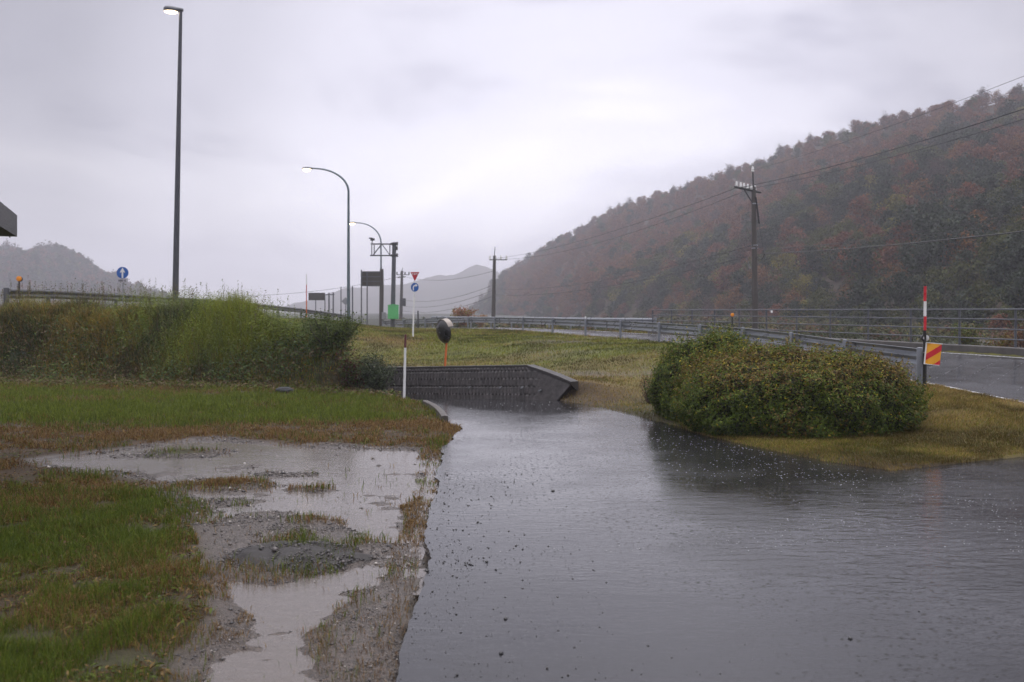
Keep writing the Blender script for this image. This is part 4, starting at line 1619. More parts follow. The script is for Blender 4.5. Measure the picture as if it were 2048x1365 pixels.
def build_wall():
    root = thing("retaining_wall", "dark block retaining wall with a sloping end below the grass bank", "wall", (-2, 27.4, -.2))
    m = bpy.data.materials.new("wall_blocks")
    m.use_nodes = True
    t = m.node_tree
    L = t.links.new
    b = t.nodes["Principled BSDF"]
    tc = t.nodes.new("ShaderNodeTexCoord")
    n = t.nodes.new("ShaderNodeTexNoise")
    n.inputs["Scale"].default_value = 7
    n.inputs["Detail"].default_value = 7
    L(tc.outputs["Object"], n.inputs["Vector"])
    r = ramp(t, [(.3, (.020, .017, .016)), (.55, (.042, .036, .035)), (.85, (.085, .074, .068))])
    L(n.outputs["Fac"], r.inputs[0])
    L(r.outputs[0], b.inputs["Base Color"])
    b.inputs["Roughness"].default_value = .5
    bp = t.nodes.new("ShaderNodeBump")
    bp.inputs["Strength"].default_value = .6
    bp.inputs["Distance"].default_value = .02
    L(n.outputs["Fac"], bp.inputs["Height"])
    L(bp.outputs[0], b.inputs["Normal"])
    # block face: a modelled relief of staggered split blocks on a battered plane
    w = np.array([(x, y) for x, y in WALL_A])
    a, c = Vector((1.05, 24.6, 0)), Vector((-8.0, 33.0, 0))
    L0 = (c - a).length
    dx = (c - a).normalized()
    back = Vector((-dx.y, dx.x, 0))
    if back.y < 0:
        back = -back
    nx, nz = 620, 44
    s = np.linspace(0, L0, nx)
    q = np.linspace(0, 1, nz)
    S, Q = np.meshgrid(s, q)
    X = a.x + dx.x * S
    Yb = a.y + dx.y * S
    zb = lane_z(Yb) - .06
    ztop = np.interp(S, [0, 1.05, 5.9, L0], [.42, .77, .53, .28])
    Z = zb + (ztop - zb) * Q
    hgt = Z - zb
    row = np.floor(hgt / .20)
    sb = S / .125 + (row % 2) * .5
    fx, fz = sb - np.floor(sb), hgt / .20 - row
    edge = np.minimum(np.minimum(fx, 1 - fx) * .125, np.minimum(fz, 1 - fz) * .8)
    rel = sstep(0, .04, edge) * .052 * (.65 + .7 * _hash(np.floor(sb), row, 5))
    rel = rel * (Q > .02) * (Q < .985) * sstep(.5, 1.3, S)
    bt = hgt * .22
    P = np.stack([X + back.x * (bt - rel), Yb + back.y * (bt - rel), Z], -1)
    # slanting right end
    shear = np.where(S < 1.0, (1 - S / 1.0), 0)
    P[..., 0] += dx.x * (-hgt) * .9 * shear
    P[..., 1] += dx.y * (-hgt) * .9 * shear
    o = np_mesh("block_face", P.reshape(-1, 3), grid_faces(nz, nx), m)
    o.parent = root
    o.matrix_parent_inverse = Matrix.Translation(-Vector(root.location))
    # coping
    tp = P[-1]
    mb = MB()
    vs, fs = [], []
    k = len(tp)
    idx = list(range(0, k, 6)) + [k - 1]
    for i in idx:
        p = Vector(tp[i])
        for off, dz in ((-.04, -.02), (-.04, .045), (.26, .045), (.26, -.22)):
            vs.append(p + back * off + Vector((0, 0, dz)))
    for j in range(len(idx) - 1):
        for e in range(4):
            fs.append((j * 4 + e, j * 4 + (e + 1) % 4, j * 4 + 4 + (e + 1) % 4, j * 4 + 4 + e))
    fs += [(0, 1, 2, 3), tuple(len(vs) - 4 + e for e in (3, 2, 1, 0))]
    mb.add(vs, fs)
    mb.obj("coping", mat("wall_coping", (.030, .026, .025), .55, 0, .4, 5, .4), root)
    # side return
    mb = MB()
    f0, f1 = Vector(P[0, 0]), Vector(P[-1, 0])
    e0, e1 = f0 + back * .50 + dx * .02, f1 + back * .30 + dx * .02
    mb.add([f0, f1, e1, e0], [(0, 1, 2, 3)])
    mb.add([f0 + dx * .3 + back * .3, f1 + dx * .3 + back * .3, e1 + dx * .3, e0 + dx * .3], [(3, 2, 1, 0)])
    mb.obj("end_return", m, root)
    # pale weep pipes
    for ss in (.62, 1.12, 1.89, 3.02, 4.18):
        i = int(ss / L0 * nx)
        p = Vector(P[int(nz * .44), i])
        mb = MB()
        mb.cyl(p + back * .1, p - back * .09 - Vector((0, 0, .03)), .024, .026, 10)
        mb.obj("weep_pipe", M_GALV, root)


build_wall()


# ------------------------------------------------------------------ guardrails

BEAM = [(0, .175), (.03, .165), (.075, .125), (.085, .09), (.075, .055), (.035, .022), (.028, 0), (.035, -.022), (.075, -.055), (.085, -.09), (.075, -.125), (.03, -.165), (0, -.175)]


def guardrail(name, label, line, posts, side, H=.72, post_r=.057, beam_mat=M_RAIL, refl=(), end_posts=()):
    """line: (x, y, z of the beam centre); posts: (x, y, z of the foot, z of the top)"""
    root = thing(name, label, "guardrail", tuple(posts[0][:3]))
    P = resample(line, .6)
    n = len(P)
    d = np.gradient(P[:, :2], axis=0)
    d /= np.linalg.norm(d, axis=1, keepdims=True)
    nr = np.stack([-d[:, 1], d[:, 0]], 1) * side
    vs, fs = [], []
    k = len(BEAM)
    for i in range(n):
        for t_, (o_, h) in [(0, x) for x in BEAM] + [(1, x) for x in reversed(BEAM)]:
            off = o_ + .07 - (.012 if t_ else 0)
            vs.append((P[i, 0] + nr[i, 0] * off, P[i, 1] + nr[i, 1] * off, P[i, 2] + h * (.97 if t_ else 1)))
    m = 2 * k
    for i in range(n - 1):
        for e in range(m):
            fs.append((i * m + e, i * m + (e + 1) % m, (i + 1) * m + (e + 1) % m, (i + 1) * m + e))
    fs += [tuple(range(m)), tuple((n - 1) * m + e for e in reversed(range(m)))]
    MB().add(vs, fs).obj("beam", beam_mat, root)
    for i, (x, y, z0, z1) in enumerate(posts):
        mb = MB()
        rr = post_r * (1.25 if i in end_posts else 1)
        mb.lathe((x, y, z0 - .25), [(rr, 0), (rr, z1 - z0 + .24), (rr * .92, z1 - z0 + .262), (rr * .4, z1 - z0 + .272)], 14)
        j = int(np.argmin(np.hypot(P[:, 0] - x, P[:, 1] - y)))
        c = Vector((x + nr[j, 0] * .06, y + nr[j, 1] * .06, P[j, 2]))
        mb.box(c, (.10, .07, .16), math.atan2(d[j, 1], d[j, 0]))
        mb.obj("post", beam_mat, root, True)
        if i in refl:
            mb = MB()
            mb.lathe((x, y, z1 + .07), [(.028, -.06), (.034, -.04), (.034, .03), (.02, .05)], 12)
            mb.obj("reflector", M_WHITE, root)
    return root


GP = [(1840, 19.2), (1690, 22.0), (1582, 24.7), (1486, 27.6), (1400, 30.9), (1318, 35.0), (1241, 39.5), (1171, 43.5), (1105, 48.0), (1046, 52.5), (989, 57.0), (936, 61.0), (893, 64.5), (850, 68.0), (806, 72.0), (765, 76.5)]
GTOP = [697, 681, 666, 656, 650, 645.5, 641.5, 638.5, 636.5, 635.3, 634.6, 634.6, 635.5, 637.2, 639.3, 642]
posts, line = [], []
for (u, d), vt in zip(GP, GTOP):
    p = at(u, vt, d * 1.11)
    zf = p.z - .80
    posts.append((p.x, p.y, zf, p.z))
    line.append((p.x, p.y, p.z - .19))
line = [(line[0][0] + .05, line[0][1] - .35, line[0][2] - .01)] + line
guardrail("guardrail", "long wet steel guardrail curving along the upper road behind the bushes", line, posts, -1 if False else -1, refl=(7,), end_posts=(0,))

lp, ll = [], []
for u, v, d in [(13, 577, 25.0), (96, 579, 27), (168, 583, 29.5), (232, 587, 32.2), (300, 591, 35.2), (352, 594, 38), (408, 598, 41), (460, 602.5, 44), (508, 607, 48), (556, 612, 52), (602, 617, 56.5), (654, 624, 61.5), (690, 630, 66)]:
    p = at(u, v, d * 1.42)
    lp.append((p.x, p.y, p.z - .98, p.z))
    ll.append((p.x, p.y, p.z - .19))
guardrail("guardrail", "steel guardrail half hidden by tall weeds on the left embankment", ll, lp, -1, post_r=.08, beam_mat=mat("weathered_rail", (.070, .072, .080), .5, .3, .3, 2.0), end_posts=(0,))

fl, fp = [], []
for Y in np.arange(52.5, 93, 4.0):
    X = float(np.interp(Y, np.array([47, 54, 62, 70, 80, 90]) * 1.11, np.array([6.6, 4.4, 1.9, -.7, -5.2, -10.5]) * 1.11)) + .35
    zt = EYE + (HV - float(np.interp(Y, [52, 93], [637.0, 633.0]))) / F * Y
    fp.append((X, Y, zt - .8, zt))
    fl.append((X, Y, zt - .17))
guardrail("guardrail", "low far guardrail on the hill side of the upper road", fl, fp, 1)


# ------------------------------------------------------------------ pipe fence on its concrete kerb


def build_fence():
    pu = [2031, 1916, 1821, 1735, 1659.5, 1593.6, 1535, 1483, 1430, 1400]
    a_, b_ = 22.87, .30
    ks = []
    for u in pu:
        ks.append(a_ / ((u - 1024) / F + b_))
    Ys = [ks[0] - 2.13 * 3, ks[0] - 2.13 * 2, ks[0] - 2.13] + [ks[0] + 2.13 * i for i in range(0, 12)]
    Ys = [y for y in Ys if y < 52]
    kerb = MB()
    z_at = lambda y: float(np.interp(y, [19, 28.4, 44.4, 51.4], [.80, .917, .985, 1.01]))
    vs, fs = [], []
    yy = np.arange(18.5, 52.4, .7)
    dirv = Vector((-b_, 1, 0)).normalized()
    nv = Vector((dirv.y, -dirv.x, 0))
    for y in yy:
        p = Vector((a_ - b_ * y, y, z_at(y)))
        for o_, h in ((-.16, -.2), (-.15, .215), (-.13, .235), (.13, .235), (.15, .215), (.16, -.4)):
            q = p + nv * o_
            vs.append((q.x, q.y, q.z + h))
    for i in range(len(yy) - 1):
        for e in range(6):
            fs.append((i * 6 + e, i * 6 + (e + 1) % 6, i * 6 + 6 + (e + 1) % 6, i * 6 + 6 + e))
    fs += [tuple(range(6)), tuple((len(yy) - 1) * 6 + e for e in reversed(range(6)))]
    kerb.add(vs, fs)
    struct(kerb.obj("kerb", mat("kerb_concrete", (.075, .068, .062), .5, 0, .5, 4, .5)))
    root = thing("pipe_fence", "grey four rail pipe fence standing on the concrete kerb of the upper road", "fence", (a_ - b_ * Ys[0], Ys[0], z_at(Ys[0]) + .23))
    ztop = lambda y: 2.238 + .0 * y
    for y in Ys:
        x = a_ - b_ * y
        mb = MB()
        mb.cyl((x, y, z_at(y) + .20), (x, y, ztop(y) + .03), .036, .036, 10)
        mb.obj("post", M_GREYP, root, True)
    for i, f in enumerate((1.0, .735, .47, .205)):
        pts = []
        for y in Ys:
            zb = z_at(y) + .235
            pts.append((a_ - b_ * y - .05 * nv.x, y - .05 * nv.y, zb + (ztop(y) - zb) * f))
        MB().tube(pts, .021 if i else .024, 8).obj("rail", M_GREYP, root, True)


build_fence()


# ------------------------------------------------------------------ signs, poles and lamps


def arc_pts(cx, cz, r, a0, a1, n):
    return [(cx + r * math.cos(rad(a0 + (a1 - a0) * i / n)), cz + r * math.sin(rad(a0 + (a1 - a0) * i / n))) for i in range(n + 1)]


def face(p, rz=0.0):
    return Matrix.Translation(Vector(p)) @ Matrix.Rotation(rz, 4, "Z")


def tall_lamp():
    b0 = at(350, 640, 40)
    b0.z = ground_at(b0.x, b0.y) if False else 1.9
    top = at(361.5, 22, 40)
    root = thing("street_lamp", "tall straight tapering lamp post with one lit head above the left weeds", "street lamp", b0)
    MB().tube([b0 + Vector((0, 0, -.4)), b0, b0.lerp(top, .5), top], [.131, .128, .100, .064], 14).obj("pole", M_POLE, root, True)
    mb = MB()
    mb.box(b0 + Vector((-.02, -.12, .55)), (.15, .06, .42))
    mb.obj("inspection_door", M_GREYP, root, bevel=.008)
    # head: a flat shell that swells towards the lit end
    hd = MB()
    vs, fs = [], []
    prof = [(.10, .05, .16), (.0, .10, .20), (-.16, .10, .24), (-.32, .155, .30), (-.46, .185, .32), (-.58, .165, .30), (-.66, .09, .22), (-.685, .03, .10)]
    n = 14
    for xo, ry, hz in prof:
        for k in range(n):
            a = 2 * math.pi * k / n
            zz = math.sin(a)
            vs.append((top.x + xo, top.y + ry * math.cos(a) * 1.05, top.z + .02 + (.50 * hz * zz if zz > 0 else .30 * hz * zz) - xo * .05))
    for i in range(len(prof) - 1):
        for k in range(n):
            fs.append((i * n + k, i * n + (k + 1) % n, (i + 1) * n + (k + 1) % n, (i + 1) * n + k))
    fs += [tuple(range(n)), tuple((len(prof) - 1) * n + k for k in reversed(range(n)))]
    hd.add(vs, fs)
    hd.obj("lamp_head", M_GREYP, root, True)
    ln = MB()
    vs, fs = [], []
    for j, (s, dz) in enumerate([(1.0, -.055), (.94, -.095), (.7, -.128), (.3, -.142)]):
        for k in range(16):
            a = 2 * math.pi * k / 16
            vs.append((top.x - .40 + .262 * s * math.cos(a), top.y + .155 * s * math.sin(a), top.z + dz + .03 + .018 * math.cos(a) * -1))
    for j in range(3):
        for k in range(16):
            fs.append((j * 16 + k, j * 16 + (k + 1) % 16, j * 16 + 16 + (k + 1) % 16, j * 16 + 16 + k))
    fs += [tuple(range(16)), tuple(48 + k for k in reversed(range(16)))]
    ln.add(vs, fs)
    ln.obj("lens", M_LAMP, root, True)


tall_lamp()


def curved_lamp(label, u, v_base, v_straight, u_head, v_head, d, r0, m):
    b0 = at(u, v_base, d)
    s = at(u, v_straight, d)
    h = at(u_head, v_head, d)
    root = thing("street_lamp", label, "street lamp", b0, "curved arm street lamps")
    arm = [b0 + Vector((0, 0, -.8)), b0, s]
    rs = [r0, r0, r0 * .62]
    tipx, tipz = h.x + .55, h.z + .02
    for i in range(1, 13):
        a = rad(90 * i / 12)
        arm.append(Vector((s.x + (tipx - s.x) * (1 - math.cos(a)), d, s.z + (tipz - s.z) * math.sin(a))))
        rs.append(r0 * (.62 - .018 * i))
    MB().tube(arm, rs, 12).obj("pole", m, root, True)
    hd = MB()
    M = Matrix.Identity(3)
    vs, fs = [], []
    prof = [(.62, .05, .05), (.50, .09, .07), (.30, .17, .11), (.05, .20, .13), (-.18, .17, .11), (-.30, .08, .06)]
    n = 12
    for xo, ry, hz in prof:
        for k in range(n):
            a = 2 * math.pi * k / n
            zz = math.sin(a)
            vs.append((h.x + xo, d + ry * math.cos(a), h.z + (hz * zz * 1.1 if zz > 0 else hz * zz * .4)))
    for i in range(len(prof) - 1):
        for k in range(n):
            fs.append((i * n + k, i * n + (k + 1) % n, (i + 1) * n + (k + 1) % n, (i + 1) * n + k))
    fs += [tuple(range(n)), tuple((len(prof) - 1) * n + k for k in reversed(range(n)))]
    hd.add(vs, fs)
    hd.obj("lamp_head", M_GREYP, root, True)
    vs, fs = [], []
    for j, (s_, dz) in enumerate([(1.0, -.03), (.95, -.10), (.7, -.17), (.3, -.20)]):
        for k in range(14):
            a = 2 * math.pi * k / 14
            vs.append((h.x + .02 + .29 * s_ * math.cos(a), d + .19 * s_ * math.sin(a), h.z + dz))
    for j in range(3):
        for k in range(14):
            fs.append((j * 14 + k, j * 14 + (k + 1) % 14, j * 14 + 14 + (k + 1) % 14, j * 14 + 14 + k))
    fs += [tuple(range(14)), tuple(42 + k for k in reversed(range(14)))]
    MB().add(vs, fs).obj("lens", M_LAMP, root, True)
    return root


curved_lamp("nearer and taller of the two lit curved arm lamps", 697, 640, 384, 613, 338, 70, .125, M_TEAL)
curved_lamp("farther and smaller lit curved arm lamp behind the truss gantry", 762, 650, 486, 704, 446.5, 105, .125, M_TEAL)


def gantry():
    b0 = at(785, 661, 68)
    top = at(788.5, 485, 68)
    d = 68
    root = thing("camera_gantry", "grey gantry post with a truss arm and a camera beside the road", "gantry", b0)
    MB().tube([b0 + Vector((0, 0, -.5)), b0, top], [.17, .165, .135], 12).obj("post", M_GREYP, root, True)
    zU, zL = at(0, 488.5, d).z, at(0, 511.5, d).z
    xl, xr = at(742, 0, d).x, top.x
    mb = MB()
    for yo in (-.14, .14):
        mb.cyl((xl, d + yo, zU), (xr, d + yo, zU), .038, .038, 8)
        mb.cyl((xl - .05, d + yo, zL), (xr - .03, d + yo, zL), .038, .038, 8)
        xm = (xl + xr) / 2 - .05
        for x in (xl + .05, xl + .22, xr - .30):
            mb.cyl((x, d + yo, zU), (x, d + yo, zL), .016, .016, 6)
        mb.cyl((xl + .12, d + yo, zL), (xm, d + yo, zU), .02, .02, 6)
        mb.cyl((xm, d + yo, zU), (xr - .28, d + yo, zL), .02, .02, 6)
    for x in (xl, xl + .5, xl + 1.0):
        mb.cyl((x, d - .14, zU), (x, d + .14, zU), .02, .02, 6)
        mb.cyl((x, d - .14, zL), (x, d + .14, zL), .02, .02, 6)
    mb.obj("truss_arm", M_GREYP, root)
    mb = MB()
    for z in (zU, zL):
        mb.box((xr, d, z), (.48, .36, .14))
        mb.box((xr + .2, d, z + .02), (.10, .2, .24))
    mb.box((xr + .17, d - .03, (zU + zL) / 2 + .1), (.14, .2, .26))
    mb.obj("clamp", M_DARK, root, bevel=.01)
    mb = MB()
    cx = xl + .08
    mb.cyl((cx, d, zU), (cx, d, zU + .22), .03, .03, 8)
    mb.box((cx + .03, d - .05, zU + .30), (.17, .42, .15), .5)
    mb.box((cx - .1, d, zU + .40), (.22, .18, .07), -.4)
    mb.obj("camera", M_DARK, root, bevel=.01)
    # cabinet
    cz0, cz1 = at(0, 638.5, d).z, at(0, 610.5, d).z
    c = thing("control_cabinet", "bright green control cabinet fixed to the gantry post", "cabinet", (at(788, 0, d).x, d - .42, cz0))
    cx = at(788, 0, d).x
    mb = MB()
    mb.box((cx, d - .42, (cz0 + cz1) / 2 - .03), (.72, .46, cz1 - cz0 - .06), .10)
    mb.obj("body", M_GREEN, c, bevel=.02)
    mb = MB()
    M = face((cx, d - .42, cz1 - .055), .10)
    mb.prism([(-.39, 0), (.39, 0), (.36, .06), (0, .115), (-.36, .06)], M @ Matrix.Translation((0, -.25, 0)), .5)
    mb.obj("roof", M_GREEN, c)
    mb = MB()
    mb.box((cx + .02, d - .66, (cz0 + cz1) / 2 - .03), (.60, .012, cz1 - cz0 - .2), .10)
    mb.obj("door", M_GREEN, c, bevel=.004)


gantry()


def message_board():
    d = 85
    x0, x1 = at(722, 0, d).x, at(761, 0, d).x
    z0, z1 = at(0, 573, d).z, at(0, 543, d).z
    root = thing("message_board", "dark grey back of a large road message board on posts", "sign board", ((x0 + x1) / 2, d, 0))
    mb = MB()
    mb.box(((x0 + x1) / 2, d, (z0 + z1) / 2), (x1 - x0, .22, z1 - z0))
    mb.obj("panel", M_BROWN, root, bevel=.02)
    mb = MB()
    for f in (.02, .33, .64, .95):
        mb.box(((x0 + x1) / 2, d - .14, z0 + (z1 - z0) * f), (x1 - x0 - .06, .05, .07))
    mb.obj("stiffener", M_GREYP, root)
    for u, r in ((723.5, .055), (735, .055)):
        x = at(u, 0, d).x
        MB().cyl((x, d - .2, -.6), (x, d - .2, z1 + (.12 if u < 730 else -.1)), r, r, 8).obj("leg", M_GREYP, root, True)
    x = at(763, 0, d).x
    MB().tube([(x - .06, d + .1, -1), (x, d + .1, z0), (x, d + .1, z1 + .2)], [.2, .18, .16], 12).obj("main_post", M_BROWN, root, True)
    mb = MB()
    mb.box((x + .22, d - .1, at(0, 632, d).z), (.34, .3, .62))
    mb.obj("meter_box", M_GALV, root, bevel=.02)


message_board()


def text_mesh(name, body, size, M, m, parent, ext=.002):
    cu = bpy.data.curves.new(name, "FONT")
    cu.body = body
    cu.size = size
    cu.align_x = "CENTER"
    cu.align_y = "CENTER"
    cu.extrude = ext
    cu.offset = size * .012
    o = bpy.data.objects.new(name, cu)
    me = bpy.data.meshes.new_from_object(o.evaluated_get(bpy.context.evaluated_depsgraph_get()) if False else o)
    bpy.data.objects.remove(o)
    me.transform(M @ Matrix.Rotation(rad(90), 4, "X"))
    me.materials.clear()
    me.materials.append(m)
    q = bpy.data.objects.new(name, me)
    COL.objects.link(q)
    q.parent = parent
    q.matrix_parent_inverse = Matrix.Translation(-Vector(parent.location))
    return q


def stop_sign():
    d = 48
    foot = at(826, 669, d)
    top = at(829.5, 544, d)
    root = thing("traffic_sign", "red triangle stop sign above a blue turn arrow disc on a white post", "traffic sign", foot)
    MB().tube([foot + Vector((0, 0, -1.2)), foot, top], [.042, .04, .036], 10).obj("post", M_WHITE, root, True)
    rz = rad(-24)
    tri = at(829.8, 553, d)
    M = face(tri + Vector((0, -.06, 0)), rz)
    w, h = .245, .39
    mb = MB()
    mb.prism([(-w, .20), (w, .20), (.012, -.21), (-.012, -.21)], M, .02)
    plate = mb.obj("triangle_plate", M_SIGNRED, root)
    text_mesh("lettering", "止まれ", .125, M @ Matrix.Translation((0, -.006, .105)), M_WHITE, plate)
    ctr = at(829.8, 575, d)
    M = face(ctr + Vector((0, -.06, 0)), rz)
    mb = MB()
    mb.prism(arc_pts(0, 0, .215, 0, 360, 31)[:-1], M, .02)
    disc = mb.obj("blue_disc", M_BLUE, root)
    mb = MB()
    mb.prism(arc_pts(0, 0, .222, 0, 360, 31)[:-1], M @ Matrix.Translation((0, .004, 0)), .012)
    mb.obj("disc_rim", M_WHITE, disc)
    # arrow that bends to the right
    out = arc_pts(.03, -.02, .135, 175, 92, 8)
    inn = arc_pts(.03, -.02, .080, 92, 175, 8)
    ol = [(-.105, -.15)] + out + [(.045, .115), (.045, .165), (.155, .088), (.045, .01), (.045, .060)] + inn + [(-.05, -.15)]
    mb = MB()
    mb.prism(ol, M @ Matrix.Translation((0, -.005, 0)), .004)
    mb.obj("turn_arrow", M_WHITE, disc)


stop_sign()


def arrow_sign():
    d = 45
    c = at(245, 546, d)
    root = thing("traffic_sign", "round blue sign with a white up arrow rising over the weeds", "traffic sign", (c.x, d, 1.6))
    MB().cyl((c.x, d + .06, 1.2), (c.x, d + .06, c.z + .05), .03, .03, 8).obj("post", M_GALV, root, True)
    M = face(c)
    R_ = .265
    disc = MB().prism(arc_pts(0, 0, R_, 0, 360, 35)[:-1], M, .02).obj("blue_disc", M_BLUE, root)
    MB().prism([(-.038, -.235), (.038, -.235), (.038, .03), (.125, .0), (.085, .085), (0, .235), (-.085, .085), (-.125, .0), (-.038, .03)], M @ Matrix.Translation((0, -.005, 0)), .004).obj("up_arrow", M_WHITE, disc)
    c2 = at(244, 561.5, d)
    M2 = face(c2)
    pl = MB().prism([(-.27, -.10), (.27, -.10), (.27, .10), (-.27, .10)], M2, .012).obj("text_plate", mat("pale_plate", (.40, .39, .42), .5), root)
    mb = MB()
    for x, w in ((-.145, .035), (-.085, .05), (-.02, .04), (.035, .03), (.13, .045)):
        mb.prism([(x - w / 2, -.045), (x + w / 2, -.04), (x + w / 2 + .012, .045), (x - w / 2 + .012, .04)], M2 @ Matrix.Translation((0, -.004, 0)), .003)
    mb.obj("lettering", M_DARK, pl)


arrow_sign()


def snow_pole():
    foot = at(1849, 779, 21.0)
    root = thing("snow_pole", "black marker post with a red and white striped rod at the guardrail end", "marker post", foot)
    x, y, z = foot
    v = lambda r: at(1850, r, 21.0).z
    MB().cyl((x, y, z - .2), (x + .005, y, v(661)), .041, .037, 12).obj("post", M_BLACK, root, True)
    for r0, r1, m, nm in ((661, 633, M_RED, "red_band"), (633, 603, M_WHITE, "white_band"), (603, 573, M_RED, "red_band")):
        MB().cyl((x + .008, y, v(r0)), (x + .014, y, v(r1)), .029, .029, 12).obj(nm, m, root, True)
    MB().cyl((x + .014, y, v(573)), (x + .014, y, v(570)), .031, .029, 12).obj("cap", M_BLACK, root, True)
    c = at(1850.5, 676.5, 21.0)
    M = Matrix.Rotation(rad(90), 3, "X")
    mb = MB().lathe(c + Vector((-.012, .03, 0)), [(.072, -.03), (.075, 0), (.075, .03), (.06, .04)], 20, M=M)
    mb.obj("reflector_housing", M_BLACK, root, True)
    mb = MB().lathe(c + Vector((.012, -.012, 0)), [(.062, -.004), (.062, .010), (.05, .016)], 20, M=M)
    mb.obj("reflector", mat("pale_reflector", (.42, .42, .43), .3, 0, .1, 8), root, True)


snow_pole()


def striped_marker():
    p = at(1867, 708.5, 20.6)
    root = thing("marker_board", "yellow and red diagonal striped marker board at the guardrail end", "marker board", (p.x, p.y, p.z - .21))
    M = Matrix.Translation(p) @ Matrix.Rotation(rad(-18), 4, "Z") @ Matrix.Rotation(rad(5.5), 4, "Y")
    w, h = .144, .216
    curve = lambda x: .035 * (x / w) ** 2

    def patch(name, poly, m, off, par):
        # clip a band to the board, follow its slight curve
        mb = MB()
        n = 10
        xs = [(-w + 2 * w * i / n) for i in range(n + 1)]
        vs, fs = [], []
        for x in xs:
            lo, hi = poly(x)
            lo, hi = max(-h, lo), min(h, hi)
            hi = max(lo + 1e-4, hi)
            for zz in (lo, hi):
                vs.append(M @ Vector((x, curve(x) - off, zz)))
        for x in xs:
            lo, hi = poly(x)
            lo, hi = max(-h, lo), min(h, hi)
            hi = max(lo + 1e-4, hi)
            for zz in (lo, hi):
                vs.append(M @ Vector((x, curve(x) - off + .004, zz)))
        o_ = 2 * (n + 1)
        for i in range(n):
            a = 2 * i
            if vs[a][2] + 2e-4 > vs[a + 1][2] and vs[a + 2][2] + 2e-4 > vs[a + 3][2]:
                continue
            fs.append((a, a + 2, a + 3, a + 1))
            fs.append((a + o_, a + 1 + o_, a + 3 + o_, a + 2 + o_))
            fs.append((a, a + o_, a + 2 + o_, a + 2))
            fs.append((a + 1, a + 3, a + 3 + o_, a + 1 + o_))
        mb.add(vs, fs)
        return mb.obj(name, m, par)

    bd = patch("board", lambda x: (-h, h), M_YELLOW, .0, root)
    sl = .80
    for k in (-.294, .031):
        patch("red_stripe", lambda x, k=k: (k + sl * x - .069, k + sl * x + .069), M_RED, .003, root)
    mb = MB()
    vs = [M @ Vector((x, curve(w) + .012, z)) for x, z in ((-w - .02, -h - .008), (-w + .012, -h - .008), (-w + .012, h + .008), (-w - .02, h + .008))]
    mb.prism([(-w - .022, -h - .008), (-w + .004, -h - .008), (-w + .004, h + .008), (-w - .022, h + .008)], M @ Matrix.Translation((0, curve(w) - .006, 0)), .03)
    mb.obj("side_flange", M_WHITE, root)
    mb = MB()
    mb.prism([(-w - .02, h), (w + .004, h), (w + .004, h + .012), (-w - .02, h + .012)], M @ Matrix.Translation((0, .0, 0)), .06)
    mb.prism([(-w - .02, -h - .012), (w - .01, -h - .012), (w - .01, -h), (-w - .02, -h)], M @ Matrix.Translation((0, .0, 0)), .06)
    mb.obj("edge_trim", M_WHITE, root)
    mb = MB()
    q = M @ Vector((-w, .06, .02))
    mb.cyl(q, at(1846, 706, 21.0), .014, .014, 8)
    mb.obj("bracket", M_DARK, root)


striped_marker()


def amber(label, u, vt, vc, vb, d, r):
    foot = at(u, vb, d)
    c = at(u, vc, d)
    root = thing("amber_delineator", label, "delineator", foot, "amber delineators")
    MB().cyl(foot + Vector((0, 0, -.15)), (foot.x, d, c.z), r * .42, r * .36, 8).obj("stick", M_BLACK, root, True)
    M = Matrix.Rotation(rad(90), 3, "X") @ Matrix.Rotation(rad(0), 3, "Y")
    MB().lathe(c + Vector((.0, -.01, .01)), [(r * .9, -.03), (r, -.015), (r, .02), (r * .75, .035)], 16, M=M).obj("reflector", M_AMBER, root, True)
    MB().lathe(c + Vector((r * .25, .035, 0)), [(r * .85, -.03), (r * .95, .0), (r * .7, .03)], 14, M=M).obj("housing", M_BLACK, root, True)


amber("amber round reflector on a black stick at the left guardrail end", 38.5, 553, 558.5, 590, 35.8, .095)
amber("amber round reflector on a black stick before the pipe fence", 1464.5, 627, 630.5, 655, 37.5, .068)


def lane_post():
    foot = at(808, 796, 25.2)
    root = thing("snow_pole", "white marker pole with a dark red top at the lawn corner", "marker post", foot)
    MB().cyl(foot + Vector((0, 0, -.2)), at(810.5, 696, 25.2), 0.034, .030, 12).obj("pole", M_WHITE, root, True)
    MB().cyl(at(810.5, 696, 25.2), at(811, 671, 25.2), 0.029, .027, 12).obj("top_band", M_DKRED, root, True)
    MB().cyl(at(811, 671, 25.2), at(811, 669, 25.2), 0.030, .022, 12).obj("cap", M_DKRED, root, True)


lane_post()


